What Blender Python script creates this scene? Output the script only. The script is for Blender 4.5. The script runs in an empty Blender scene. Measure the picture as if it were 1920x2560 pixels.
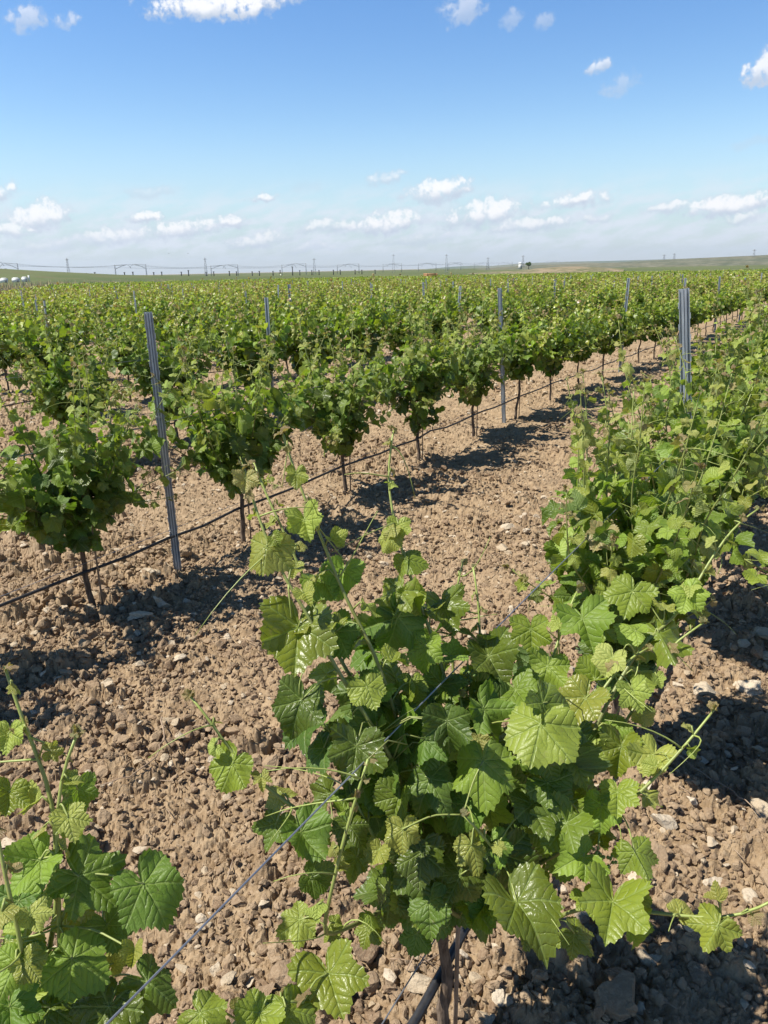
import bpy, math
import numpy as np
from mathutils import Matrix, Vector

scn = bpy.context.scene
COL = scn.collection
R_ = math.radians

# ------------------------------------------------------------------ camera
W, H, F = 1920.0, 2560.0, 1848.0          # photograph size and focal length in its pixels
EYE = np.array([0.0, 0.0, 1.7])
PITCH, ROLL = R_(18.15), R_(1.2)
_f = np.array([0, math.cos(PITCH), -math.sin(PITCH)])
_r = np.array([1.0, 0, 0]); _u = np.cross(_r, _f)
CR = _r * math.cos(ROLL) - _u * math.sin(ROLL)
CU = _u * math.cos(ROLL) + _r * math.sin(ROLL)
cam = bpy.data.cameras.new("camera")
cam.sensor_fit = 'VERTICAL'; cam.sensor_height = 24.0; cam.sensor_width = 18.0
cam.lens = 24.0 * F / H
cam.clip_start = 0.05; cam.clip_end = 30000
camo = bpy.data.objects.new("camera", cam); COL.objects.link(camo)
M = Matrix.Identity(4)
for i in range(3):
    M[i][0] = CR[i]; M[i][1] = CU[i]; M[i][2] = -_f[i]; M[i][3] = EYE[i]
camo.matrix_world = M
scn.camera = camo

def ray(x, y):
    return _f + CR * (x - W / 2) / F + CU * (H / 2 - y) / F
def at(x, y, d):                          # survey point: bearing of a photo pixel, at depth d
    return EYE + ray(x, y) * d
def project(P):
    v = np.asarray(P, float) - EYE
    d = v @ _f
    return W / 2 + F * (v @ CR) / d, H / 2 - F * (v @ CU) / d, d

# ------------------------------------------------------------------ sky, sun, exposure
SUN_EL = R_(57.0)
SUN_DIR = np.array([-0.985, -0.17, 0.0]); SUN_DIR /= np.linalg.norm(SUN_DIR)
TO_SUN = np.array([SUN_DIR[0] * math.cos(SUN_EL), SUN_DIR[1] * math.cos(SUN_EL), math.sin(SUN_EL)])
sl = bpy.data.lights.new("sun", 'SUN'); sl.energy = 5.0; sl.angle = R_(0.53); sl.color = (1.0, 0.95, 0.86)
so = bpy.data.objects.new("sun", sl); COL.objects.link(so)
so.rotation_euler = Vector((-TO_SUN[0], -TO_SUN[1], -TO_SUN[2])).to_track_quat('-Z', 'Y').to_euler()

scn.view_settings.view_transform = 'Standard'
scn.view_settings.look = 'None'
scn.view_settings.exposure = 0.66
scn.view_settings.gamma = 1.0
scn.view_settings.use_curve_mapping = False

class NT:
    """small helper to write node trees"""
    def __init__(s, tree): s.t = tree; s.n = tree.nodes; s.l = tree.links
    def new(s, typ, **kw):
        n = s.n.new(typ)
        for k, v in kw.items(): setattr(n, k, v)
        return n
    def put(s, sock, v):
        if isinstance(v, bpy.types.NodeSocket): s.l.new(v, sock)
        elif v is not None: sock.default_value = v
    def m(s, op, a, b=None, c=None, clamp=False):
        n = s.n.new('ShaderNodeMath'); n.operation = op; n.use_clamp = clamp
        s.put(n.inputs[0], a)
        if b is not None: s.put(n.inputs[1], b)
        if c is not None: s.put(n.inputs[2], c)
        return n.outputs[0]
    def rng(s, v, a, b, c=0.0, d=1.0, smooth=True):
        n = s.n.new('ShaderNodeMapRange'); n.interpolation_type = 'SMOOTHSTEP' if smooth else 'LINEAR'
        s.put(n.inputs['Value'], v); s.put(n.inputs['From Min'], a); s.put(n.inputs['From Max'], b)
        s.put(n.inputs['To Min'], c); s.put(n.inputs['To Max'], d)
        return n.outputs['Result']
    def mix(s, f, a, b, blend='MIX'):
        n = s.n.new('ShaderNodeMix'); n.data_type = 'RGBA'; n.blend_type = blend
        s.put(n.inputs[0], f); s.put(n.inputs[6], a); s.put(n.inputs[7], b)
        return n.outputs[2]
    def noise(s, vec, scale, detail=4.0, rough=0.55, out='Fac'):
        n = s.n.new('ShaderNodeTexNoise')
        if vec is not None: s.put(n.inputs['Vector'], vec)
        n.inputs['Scale'].default_value = scale; n.inputs['Detail'].default_value = detail
        n.inputs['Roughness'].default_value = rough
        return n.outputs[out]

def rgb(r, g, b): return (r, g, b, 1.0)

def horizon_dir(x, y):
    r = ray(x, y); r = r / np.linalg.norm(r)
    return math.atan2(r[0], r[1]), math.asin(r[2])

def build_world():
    w = bpy.data.worlds.new("World"); scn.world = w; w.use_nodes = True
    t = NT(w.node_tree); t.n.clear()
    sky = t.new('ShaderNodeTexSky', sky_type='NISHITA')
    sky.sun_disc = False; sky.sun_elevation = SUN_EL
    sky.sun_rotation = math.atan2(TO_SUN[0], TO_SUN[1])
    sky.altitude = 0; sky.air_density = 1.15; sky.dust_density = 0.1; sky.ozone_density = 1.6
    tc = t.new('ShaderNodeTexCoord')
    d = tc.outputs['Generated']
    sep = t.new('ShaderNodeSeparateXYZ'); t.l.new(d, sep.inputs[0])
    az = t.m('ARCTAN2', sep.outputs[0], sep.outputs[1])
    el = t.m('ARCSINE', sep.outputs[2])
    hs = t.new('ShaderNodeHueSaturation'); hs.inputs['Saturation'].default_value = 1.34
    hs.inputs['Value'].default_value = 1.0
    hs.inputs['Hue'].default_value = 0.510
    t.l.new(sky.outputs[0], hs.inputs['Color'])
    zenith_dim = t.rng(el, 0.30, 1.0, 1.0, 0.34)                    # added dimming of the unseen upper sky, cuts its fill light in shadows
    vm = t.new('ShaderNodeVectorMath', operation='SCALE'); t.l.new(hs.outputs[0], vm.inputs[0]); t.l.new(zenith_dim, vm.inputs['Scale'])
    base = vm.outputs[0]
    # wind-torn warp shared by all clouds
    wn = t.new('ShaderNodeTexNoise'); t.l.new(d, wn.inputs['Vector'])
    wn.inputs['Scale'].default_value = 26; wn.inputs['Detail'].default_value = 8; wn.inputs['Roughness'].default_value = 0.6
    sw = t.new('ShaderNodeSeparateColor'); t.l.new(wn.outputs['Color'], sw.inputs[0])
    azw = t.m('ADD', az, t.m('MULTIPLY', t.m('SUBTRACT', sw.outputs[0], 0.5), 0.040))
    elw = t.m('ADD', el, t.m('MULTIPLY', t.m('SUBTRACT', sw.outputs[1], 0.5), 0.026))
    fl = t.m('SUBTRACT', t.noise(d, 85, 9, 0.62), 0.5)
    clouds = [  # photo x, y, width, height, density
        (530, 14, 300, 52, 1.0), (640, -4, 210, 44, 1.0), (69, 44, 80, 40, .6), (170, 52, 54, 28, .55), (1157, 24, 95, 62, .55),
        (1279, 48, 60, 38, .4), (1363, 52, 44, 32, .4), (1504, 160, 60, 28, .7), (1556, 212, 80, 36, .4),
        (1912, 168, 60, 60, .9), (1868, 355, 80, 22, .25), (376, 477, 130, 24, .45), (662, 497, 60, 20, .9),
        (966, 448, 90, 30, .65), (760, 470, 70, 26, .2), (1105, 474, 165, 52, 1.0), (1440, 502, 160, 34, .95),
        (1820, 512, 180, 46, 1.0), (1215, 534, 215, 62, 1.0), (972, 556, 190, 48, 1.0), (98, 540, 150, 52, .95),
        (12, 474, 60, 36, .9), (359, 546, 85, 22, 1.0), (457, 570, 200, 42, .95), (578, 556, 80, 28, .95),
        (827, 567, 150, 34, .8), (648, 598, 170, 36, .75), (1331, 563, 220, 34, .8), (1672, 524, 110, 24, .8),
        (278, 592, 210, 38, .75), (23, 580, 100, 34, .85), (1860, 545, 80, 26, .7), (1490, 545, 60, 22, .6),
        (780, 620, 160, 26, .5), (120, 610, 180, 30, .5), (1040, 600, 170, 24, .5)]
    acc = None; shade = None
    for (x, y, ww, hh, dn) in clouds:
        a0, e0 = horizon_dir(x, y)
        ra, re = ww / F * 0.56, hh / F * 0.62
        da = t.m('MULTIPLY', t.m('SUBTRACT', azw, a0), 1 / ra)
        de = t.m('MULTIPLY', t.m('SUBTRACT', elw, e0), 1 / re)
        de = t.m('MULTIPLY_ADD', da, -0.30, de)
        q = t.m('ADD', t.m('MULTIPLY', da, da), t.m('MULTIPLY', de, de))
        v = t.m('SUBTRACT', t.m('MULTIPLY_ADD', fl, 3.0, 0.85), q)
        v = t.m('MULTIPLY', t.rng(v, -0.25, 0.95) if y > 400 else t.rng(v, -0.1, 0.8), dn)
        acc = v if acc is None else t.m('MAXIMUM', acc, v)
        sh = t.m('MULTIPLY', v, t.rng(de, -0.9, 0.5))
        shade = sh if shade is None else t.m('MAXIMUM', shade, sh)
    # low broken band of far cloud near the horizon
    cmb = t.new('ShaderNodeCombineXYZ')
    t.l.new(t.m('MULTIPLY', az, 14.0), cmb.inputs[0]); t.l.new(t.m('MULTIPLY_ADD', az, -9.0, t.m('MULTIPLY', el, 46.0)), cmb.inputs[1])
    bn = t.noise(cmb.outputs[0], 1.5, 7, 0.6)
    band = t.m('MULTIPLY', t.rng(el, 0.0, 0.035), t.rng(el, 0.115, 0.05))
    bv = t.m('MULTIPLY', t.rng(bn, 0.38, 0.62), t.m('MULTIPLY', band, 0.85))
    veil = t.m('MULTIPLY', t.rng(el, 0.17, 0.0), 0.70)      # thin high haze sheet low in the sky
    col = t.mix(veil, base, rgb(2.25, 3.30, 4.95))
    col = t.mix(bv, col, rgb(4.9, 5.3, 5.9))
    white = t.mix(t.rng(shade, 0.1, 0.75), rgb(3.6, 4.1, 4.9), rgb(6.4, 6.4, 6.5))
    col = t.mix(t.m('MULTIPLY', acc, 0.95), col, white)
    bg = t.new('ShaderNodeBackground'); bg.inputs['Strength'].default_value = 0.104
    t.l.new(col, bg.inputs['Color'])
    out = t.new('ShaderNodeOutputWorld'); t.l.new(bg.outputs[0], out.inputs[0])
build_world()

# ------------------------------------------------------------------ helpers
def link(o, parent=None):
    COL.objects.link(o)
    if parent is not None: o.parent = parent
    return o

def mesh(name, verts, faces, mats, smooth=True, uv=None, colr=None, matidx=None):
    """verts (n,3); faces = list of (k,m) int arrays (tris / quads); per-vertex uv and colour"""
    me = bpy.data.meshes.new(name)
    verts = np.ascontiguousarray(verts, dtype=np.float32)
    faces = [np.asarray(f, dtype=np.int32) for f in faces if len(f)]
    nl = sum(f.size for f in faces); npoly = sum(len(f) for f in faces)
    me.vertices.add(len(verts)); me.loops.add(nl); me.polygons.add(npoly)
    me.vertices.foreach_set('co', verts.ravel())
    li = np.concatenate([f.ravel() for f in faces]).astype(np.int32)
    me.loops.foreach_set('vertex_index', li)
    cnt = np.concatenate([np.full(len(f), f.shape[1], np.int32) for f in faces])
    st = np.concatenate([[0], np.cumsum(cnt)[:-1]]).astype(np.int32)
    me.polygons.foreach_set('loop_start', st)
    try: me.polygons.foreach_set('loop_total', cnt)
    except Exception: pass
    me.polygons.foreach_set('use_smooth', np.full(npoly, bool(smooth)))
    if matidx is not None: me.polygons.foreach_set('material_index', np.asarray(matidx, np.int32))
    if uv is not None:
        l = me.uv_layers.new(name='UVMap')
        l.data.foreach_set('uv', np.asarray(uv, np.float32)[li].ravel())
    if colr is not None:
        a = me.color_attributes.new(name='tone', type='FLOAT_COLOR', domain='POINT')
        c = np.ones((len(verts), 4), np.float32); c[:, :3] = colr
        a.data.foreach_set('color', c.ravel())
    for m in (mats if isinstance(mats, (list, tuple)) else [mats]): me.materials.append(m)
    me.update(calc_edges=True); me.validate()
    return me

def obj(name, me, parent=None, loc=None):
    o = bpy.data.objects.new(name, me)
    if loc is not None: o.location = loc
    return link(o, parent)

def tag(o, label, cat, group=None, kind=None):
    if label: o['label'] = label
    if cat: o['category'] = cat
    if group: o['group'] = group
    if kind: o['kind'] = kind
    return o

def root(name, loc, label, cat, group=None, rz=0.0):
    o = bpy.data.objects.new(name, None); o.empty_display_size = 0.1
    o.location = loc; o.rotation_euler = (0, 0, rz)
    link(o); return tag(o, label, cat, group)

def structure(o): o['kind'] = 'structure'; return o

def tube(pts, rad, sides=6):
    pts = np.asarray(pts, float); n = len(pts)
    rad = np.broadcast_to(np.asarray(rad, float), (n,))
    tg = np.gradient(pts, axis=0); tg /= np.linalg.norm(tg, axis=1)[:, None] + 1e-9
    ref = np.array([0.31, 0.17, 0.93]);
    if abs(tg.mean(0) @ ref) > 0.8: ref = np.array([0.95, 0.2, 0.1])
    a = np.cross(tg, ref); a /= np.linalg.norm(a, axis=1)[:, None] + 1e-9
    b = np.cross(tg, a)
    th = np.linspace(0, 2 * np.pi, sides, endpoint=False)
    v = pts[:, None] + rad[:, None, None] * (np.cos(th)[None, :, None] * a[:, None] + np.sin(th)[None, :, None] * b[:, None])
    v = v.reshape(-1, 3)
    i = np.arange(n - 1)[:, None] * sides; j = np.arange(sides)[None]; k = (j + 1) % sides
    q = np.stack([i + j, i + k, i + sides + k, i + sides + j], -1).reshape(-1, 4)
    caps = []
    if sides >= 3:
        c0 = np.array([[0, s + 1, s] for s in range(1, sides - 1)]); c1 = (n - 1) * sides + np.array([[0, s, s + 1] for s in range(1, sides - 1)])
        caps = np.concatenate([c0, c1])
    return v, q, np.asarray(caps).reshape(-1, 3)

class Bag:
    """collects shapes for one mesh"""
    def __init__(s): s.v = []; s.q = []; s.t = []; s.c = []; s.uv = []; s.n = 0; s.mq = []; s.mt = []
    def add(s, v, q=None, t=None, col=(0, 0.5, 0), uv=None, mat=0):
        v = np.asarray(v, float).reshape(-1, 3)
        if q is not None and len(q): s.q.append(np.asarray(q) + s.n); s.mq += [mat] * len(q)
        if t is not None and len(t): s.t.append(np.asarray(t) + s.n); s.mt += [mat] * len(t)
        s.v.append(v); s.n += len(v)
        c = np.asarray(col, float)
        s.c.append(np.broadcast_to(c, (len(v), 3)) if c.ndim == 1 else c)
        s.uv.append(np.zeros((len(v), 2)) if uv is None else uv)
    def tube(s, pts, rad, sides=6, col=(0, .5, 0), mat=0):
        v, q, t = tube(pts, rad, sides); s.add(v, q, t, col, mat=mat)
    def box(s, c, size, rz=0.0, mat=0, taper=1.0):
        x, y, z = np.asarray(size, float) / 2
        v = np.array([[-x, -y, -z], [x, -y, -z], [x, y, -z], [-x, y, -z], [-x * taper, -y * taper, z], [x * taper, -y * taper, z], [x * taper, y * taper, z], [-x * taper, y * taper, z]])
        if rz:
            cs, sn = math.cos(rz), math.sin(rz)
            v = v @ np.array([[cs, sn, 0], [-sn, cs, 0], [0, 0, 1]])
        q = [[0, 3, 2, 1], [4, 5, 6, 7], [0, 1, 5, 4], [1, 2, 6, 5], [2, 3, 7, 6], [3, 0, 4, 7]]
        s.add(v + np.asarray(c), q, mat=mat)
    def build(s, name, mats, parent=None, loc=None, smooth=True):
        me = s.mesh(name, mats, smooth); return obj(name, me, parent, loc)
    def mesh(s, name, mats, smooth=True):
        fs = []
        mi = []
        if s.q: fs.append(np.concatenate(s.q)); mi += s.mq
        if s.t: fs.append(np.concatenate(s.t)); mi += s.mt
        return mesh(name, np.concatenate(s.v), fs, mats, smooth, np.concatenate(s.uv), np.concatenate(s.c), mi)

# ------------------------------------------------------------------ materials
def mat(name):
    m = bpy.data.materials.new(name); m.use_nodes = True
    t = NT(m.node_tree); t.n.clear()
    out = t.new('ShaderNodeOutputMaterial')
    return m, t, out
def principled(t, out, base, rough=0.6, metal=0.0, spec=0.5, normal=None):
    p = t.new('ShaderNodeBsdfPrincipled')
    t.put(p.inputs['Base Color'], base); t.put(p.inputs['Roughness'], rough)
    t.put(p.inputs['Metallic'], metal); t.put(p.inputs['Specular IOR Level'], spec)
    if normal is not None: t.l.new(normal, p.inputs['Normal'])
    if out is not None: t.l.new(p.outputs[0], out.inputs['Surface'])
    return p
def bump(t, h, strength, dist):
    b = t.new('ShaderNodeBump'); b.inputs['Strength'].default_value = strength; b.inputs['Distance'].default_value = dist
    t.l.new(h, b.inputs['Height']); return b.outputs[0]

def leaf_material(name, veins):
    m, t, out = mat(name)
    at_ = t.new('ShaderNodeAttribute', attribute_name='tone')
    sp = t.new('ShaderNodeSeparateColor'); t.l.new(at_.outputs['Color'], sp.inputs[0])
    age, rnd = sp.outputs[0], sp.outputs[1]
    geo = t.new('ShaderNodeNewGeometry')
    ramp = t.new('ShaderNodeValToRGB'); cr = ramp.color_ramp
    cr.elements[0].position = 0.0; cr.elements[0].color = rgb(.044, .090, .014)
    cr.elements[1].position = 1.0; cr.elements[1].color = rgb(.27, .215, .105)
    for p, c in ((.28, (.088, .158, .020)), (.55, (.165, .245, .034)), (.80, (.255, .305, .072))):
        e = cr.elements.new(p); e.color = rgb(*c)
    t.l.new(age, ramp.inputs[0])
    hv = t.new('ShaderNodeHueSaturation'); t.l.new(ramp.outputs[0], hv.inputs['Color'])
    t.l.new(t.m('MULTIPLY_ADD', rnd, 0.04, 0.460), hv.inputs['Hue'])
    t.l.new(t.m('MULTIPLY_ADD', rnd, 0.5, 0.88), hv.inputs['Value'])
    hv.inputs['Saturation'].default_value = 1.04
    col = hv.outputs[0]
    nrm = None
    rough = t.m('MULTIPLY_ADD', rnd, 0.24, 0.31)
    if veins:
        uvn = t.new('ShaderNodeUVMap', uv_map='UVMap')
        su = t.new('ShaderNodeSeparateXYZ'); t.l.new(uvn.outputs[0], su.inputs[0])
        nz = t.noise(uvn.outputs[0], 9.0, 3, 0.5)
        x = t.m('MULTIPLY', t.m('SUBTRACT', su.outputs[0], 0.5), 2.5)
        y = t.m('MULTIPLY', t.m('SUBTRACT', su.outputs[1], 0.5), 2.5)
        r = t.m('SQRT', t.m('ADD', t.m('MULTIPLY', x, x), t.m('MULTIPLY', y, y)))
        a = t.m('ABSOLUTE', t.m('ARCTAN2', x, y))
        g1 = t.m('GREATER_THAN', a, 0.49); g2 = t.m('GREATER_THAN', a, 1.45); g3 = t.m('GREATER_THAN', a, 2.42)
        cen = t.m('ADD', t.m('ADD', t.m('MULTIPLY', g1, 0.98), t.m('MULTIPLY', g2, 0.97)), t.m('MULTIPLY', g3, 0.87))
        dl = t.m('SUBTRACT', a, cen)
        u = t.m('MULTIPLY', r, t.m('COSINE', dl)); v = t.m('ABSOLUTE', t.m('MULTIPLY', r, t.m('SINE', dl)))
        v = t.m('ADD', v, t.m('MULTIPLY', t.m('SUBTRACT', nz, 0.5), 0.05))
        main = t.rng(v, 0.006, 0.034, 1.0, 0.0)
        ph = t.m('ADD', t.m('MULTIPLY', t.m('MULTIPLY_ADD', v, -0.85, u), 5.6), t.m('MULTIPLY', nz, 1.3))
        tri = t.m('MULTIPLY', t.m('ABSOLUTE', t.m('SUBTRACT', t.m('FRACT', ph), 0.5)), 2.0)   # 1 on a side vein
        side = t.rng(tri, 0.80, 1.0)
        vor = t.new('ShaderNodeTexVoronoi', feature='DISTANCE_TO_EDGE'); t.l.new(uvn.outputs[0], vor.inputs['Vector'])
        vor.inputs['Scale'].default_value = 26
        net = t.rng(vor.outputs['Distance'], 0.0, 0.16, 1.0, 0.0)
        vein = t.m('MAXIMUM', main, t.m('MULTIPLY', side, 0.45))
        col = t.mix(t.m('MULTIPLY', vein, 0.42), col, rgb(.24, .32, .09))
        col = t.mix(t.m('MULTIPLY', net, 0.16), col, rgb(.18, .25, .07))
        hgt = t.m('ADD', t.m('MULTIPLY', vein, -1.0), t.m('MULTIPLY', net, -0.12))
        hgt = t.m('ADD', hgt, t.m('MULTIPLY', t.m('SUBTRACT', 1.0, t.m('MULTIPLY', tri, tri)), 0.6))
        nrm = bump(t, hgt, 0.55, 0.0028)
    if veins:                                 # sulphur dust and scorched flecks on some blades
        geo_n = t.noise(geo.outputs['Position'], 55, 4, .6)
        col = t.mix(t.m('MULTIPLY', t.rng(geo_n, .62, .74), .35), col, rgb(.26, .22, .10))
        col = t.mix(t.m('MULTIPLY', t.rng(t.noise(geo.outputs['Position'], 14, 3), .45, .7), .08), col, rgb(.24, .27, .17))
    under = t.mix(0.5, col, rgb(.14, .19, .095))
    col2 = t.mix(geo.outputs['Backfacing'], col, under)
    p = principled(t, None, col2, rough, 0.0, 0.42, nrm)
    tr = t.new('ShaderNodeBsdfTranslucent')
    tcol = t.mix(1.0, col, rgb(1.75, 1.9, 0.7), 'MULTIPLY')
    t.l.new(tcol, tr.inputs['Color'])
    if nrm is not None: t.l.new(nrm, tr.inputs['Normal'])
    mx = t.new('ShaderNodeMixShader'); mx.inputs[0].default_value = 0.31
    t.l.new(p.outputs[0], mx.inputs[1]); t.l.new(tr.outputs[0], mx.inputs[2])
    t.l.new(mx.outputs[0], out.inputs['Surface'])
    return m

def stem_material():
    m, t, out = mat("green_stem")
    at_ = t.new('ShaderNodeAttribute', attribute_name='tone')
    sp = t.new('ShaderNodeSeparateColor'); t.l.new(at_.outputs['Color'], sp.inputs[0])
    n = t.noise(None, 60, 3)
    c = t.mix(sp.outputs[0], rgb(.10, .105, .040), rgb(.30, .36, .09))
    c = t.mix(t.m('MULTIPLY', t.rng(n, 0.5, 0.75), 0.5), c, rgb(.16, .10, .05))
    principled(t, out, c, 0.45); return m
def bark_material():
    m, t, out = mat("vine_bark")
    tc = t.new('ShaderNodeTexCoord'); mp = t.new('ShaderNodeMapping'); mp.inputs['Scale'].default_value = (60, 60, 9)
    t.l.new(tc.outputs['Object'], mp.inputs[0])
    n = t.noise(mp.outputs[0], 1.6, 6, 0.65)
    c = t.mix(t.rng(n, 0.35, 0.7), rgb(.05, .032, .022), rgb(.20, .145, .10))
    principled(t, out, c, 0.9, normal=bump(t, n, 0.9, 0.006)); return m
def soil_material():
    m, t, out = mat("tilled_soil")
    geo = t.new('ShaderNodeNewGeometry'); P = geo.outputs['Position']
    n0 = t.noise(P, 0.7, 4); n1 = t.noise(P, 9, 6, 0.6); n2 = t.noise(P, 70, 5, 0.65)
    c = t.mix(t.rng(n1, 0.3, 0.7), rgb(.228, .156, .090), rgb(.345, .250, .152))
    c = t.mix(t.m('MULTIPLY', t.rng(n2, 0.45, 0.75), 0.55), c, rgb(.42, .33, .225))
    c = t.mix(t.m('MULTIPLY', t.rng(n0, 0.45, 0.7), 0.35), c, rgb(.35, .26, .17))
    h = t.m('ADD', t.m('MULTIPLY', n2, 0.6), t.m('MULTIPLY', t.noise(P, 260, 4, 0.6), 0.25))
    principled(t, out, c, 0.95, spec=0.15, normal=bump(t, h, 0.9, 0.012)); return m
def clod_material(name, a, b, c3):
    m, t, out = mat(name)
    at_ = t.new('ShaderNodeAttribute', attribute_name='tone')
    sp = t.new('ShaderNodeSeparateColor'); t.l.new(at_.outputs['Color'], sp.inputs[0])
    geo = t.new('ShaderNodeNewGeometry'); P = geo.outputs['Position']
    n2 = t.noise(P, 90, 5, 0.65)
    c = t.mix(sp.outputs[0], a, b)
    c = t.mix(t.m('MULTIPLY', t.rng(n2, 0.42, 0.72), 0.6), c, c3)
    principled(t, out, c, 0.95, spec=0.15, normal=bump(t, n2, 0.9, 0.008)); return m
def steel_material():
    m, t, out = mat("galvanised_steel")
    tc = t.new('ShaderNodeTexCoord'); mp = t.new('ShaderNodeMapping'); mp.inputs['Scale'].default_value = (30, 30, 4)
    t.l.new(tc.outputs['Object'], mp.inputs[0])
    n = t.noise(mp.outputs[0], 2.0, 5)
    c = t.mix(t.rng(n, 0.3, 0.7), rgb(.31, .35, .39), rgb(.48, .52, .55))
    principled(t, out, c, t.m('MULTIPLY_ADD', n, 0.25, 0.36), 0.45, normal=bump(t, n, 0.1, 0.002)); return m
def flat_material(name, c, c2=None, rough=0.7, metal=0.0, scale=6.0):
    m, t, out = mat(name)
    tc = t.new('ShaderNodeTexCoord')
    n = t.noise(tc.outputs['Object'], scale, 4)
    principled(t, out, t.mix(t.rng(n, 0.35, 0.68), rgb(*c), rgb(*(c2 or tuple(v * 0.78 for v in c)))), rough, metal); return m

M_LEAF = leaf_material("grape_leaf", True)
M_LEAF_FAR = leaf_material("grape_leaf_plain", False)
M_STEM = stem_material(); M_BARK = bark_material(); M_SOIL = soil_material()
M_CLOD = clod_material("soil_clod", rgb(.195, .130, .080), rgb(.33, .24, .152), rgb(.39, .295, .195))
M_STONE = clod_material("limestone", rgb(.38, .30, .20), rgb(.54, .46, .35), rgb(.35, .26, .17))
M_STEEL = steel_material()
M_HOSE = flat_material("black_hose", (.018, .018, .02), (.035, .034, .034), 0.45, scale=40)
M_WIRE = flat_material("trellis_wire", (.30, .32, .36), (.42, .44, .47), 0.4, 0.8)
M_TWIG = flat_material("dry_twig", (.22, .15, .10), (.34, .25, .17), 0.9, scale=30)
M_FLOWER = flat_material("flower_green", (.12, .19, .045), (.20, .27, .08), 0.6, scale=80)

# ------------------------------------------------------------------ field frame
RD = np.array([.5288, .8487, 0.0]); RD /= np.linalg.norm(RD)       # along the rows
RN = np.array([RD[1], -RD[0], 0.0])                                 # across, toward the right
ROW0, PITCH_ROW = -0.569, -2.69
ROW_ANGLE = math.atan2(RD[1], RD[0])
def field_pt(s, o, z=0.0): return RD * s + RN * o + np.array([0, 0, z])

def base_z(x, y):                         # gentle fall of the land away from the camera
    r = np.hypot(x, y)
    return -0.75 * (1 - np.exp(-np.maximum(r - 10, 0) / 60.0))

# ------------------------------------------------------------------ ground
def hash2(ix, iy, k):
    h = (ix.astype(np.int64) * 374761393 + iy.astype(np.int64) * 668265263 + k * 1274126177) & 0xffffffff
    h = ((h ^ (h >> 13)) * 1274126177) & 0xffffffff
    h = (h ^ (h >> 16)) & 0xffffffff
    return h.astype(np.float64) / 4294967295.0
def vnoise(x, y, s, k):
    x = x / s; y = y / s; ix = np.floor(x); iy = np.floor(y); fx = x - ix; fy = y - iy
    fx = fx * fx * (3 - 2 * fx); fy = fy * fy * (3 - 2 * fy)
    a = hash2(ix, iy, k); b = hash2(ix + 1, iy, k); c = hash2(ix, iy + 1, k); d = hash2(ix + 1, iy + 1, k)
    return (a * (1 - fx) + b * fx) * (1 - fy) + (c * (1 - fx) + d * fx) * fy - 0.5
def domes(x, y, s, k, fill=0.8):
    ix = np.floor(x / s); iy = np.floor(y / s); best = np.zeros_like(x)
    for dx in (-1, 0, 1):
        for dy in (-1, 0, 1):
            cx, cy = ix + dx, iy + dy
            px = (cx + hash2(cx, cy, k)) * s; py = (cy + hash2(cx, cy, k + 1)) * s
            rr = s * (0.30 + 0.48 * hash2(cx, cy, k + 2) ** 1.5)
            el = 0.7 + 0.6 * hash2(cx, cy, k + 4); an = 6.28 * hash2(cx, cy, k + 5)
            ca, sa = np.cos(an), np.sin(an)
            ux = (x - px) * ca + (y - py) * sa; uy = -(x - px) * sa + (y - py) * ca
            q = 1 - ((ux / el) ** 2 + (uy * el) ** 2) / rr ** 2
            hgt = np.maximum(q, 0) ** .8 * rr * (0.55 + 0.5 * hash2(cx, cy, k + 3))
            hgt = np.where(hash2(cx, cy, k + 6) < fill, hgt, 0)
            best = np.maximum(best, hgt)
    return best
def soil_rough(x, y):                    # worked lane in the middle of each alley is finer, the vine strips are cloddier
    o = x * RN[0] + y * RN[1]; lane = np.abs(((o - ROW0) / PITCH_ROW) % 1.0 - .5)
    return np.clip(.62 + 1.5 * vnoise(x, y, .75, 91) + .8 * vnoise(x, y, .3, 92) + .9 * (lane - .22), .12, 1.25)
def soil_height(x, y):
    wx = x + 0.022 * vnoise(x, y, .032, 11) * 2 + 0.010 * vnoise(x, y, .012, 12) * 2
    wy = y + 0.022 * vnoise(x, y, .032, 13) * 2 + 0.010 * vnoise(x, y, .012, 14) * 2
    rough = soil_rough(x, y)
    h = 0.045 * vnoise(x, y, .9, 1) + 0.035 * vnoise(x, y, .32, 2) + 0.022 * vnoise(x, y, .13, 3)
    h = h + rough * (0.75 * domes(wx, wy, .115, 20, .34) + 0.80 * domes(wx, wy, .05, 40, .6)) + (.35 + .55 * rough) * domes(wx, wy, .023, 60, .85)
    return h + 0.012 * vnoise(x, y, .026, 6) + 0.006 * vnoise(x, y, .013, 5) - 0.022

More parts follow.
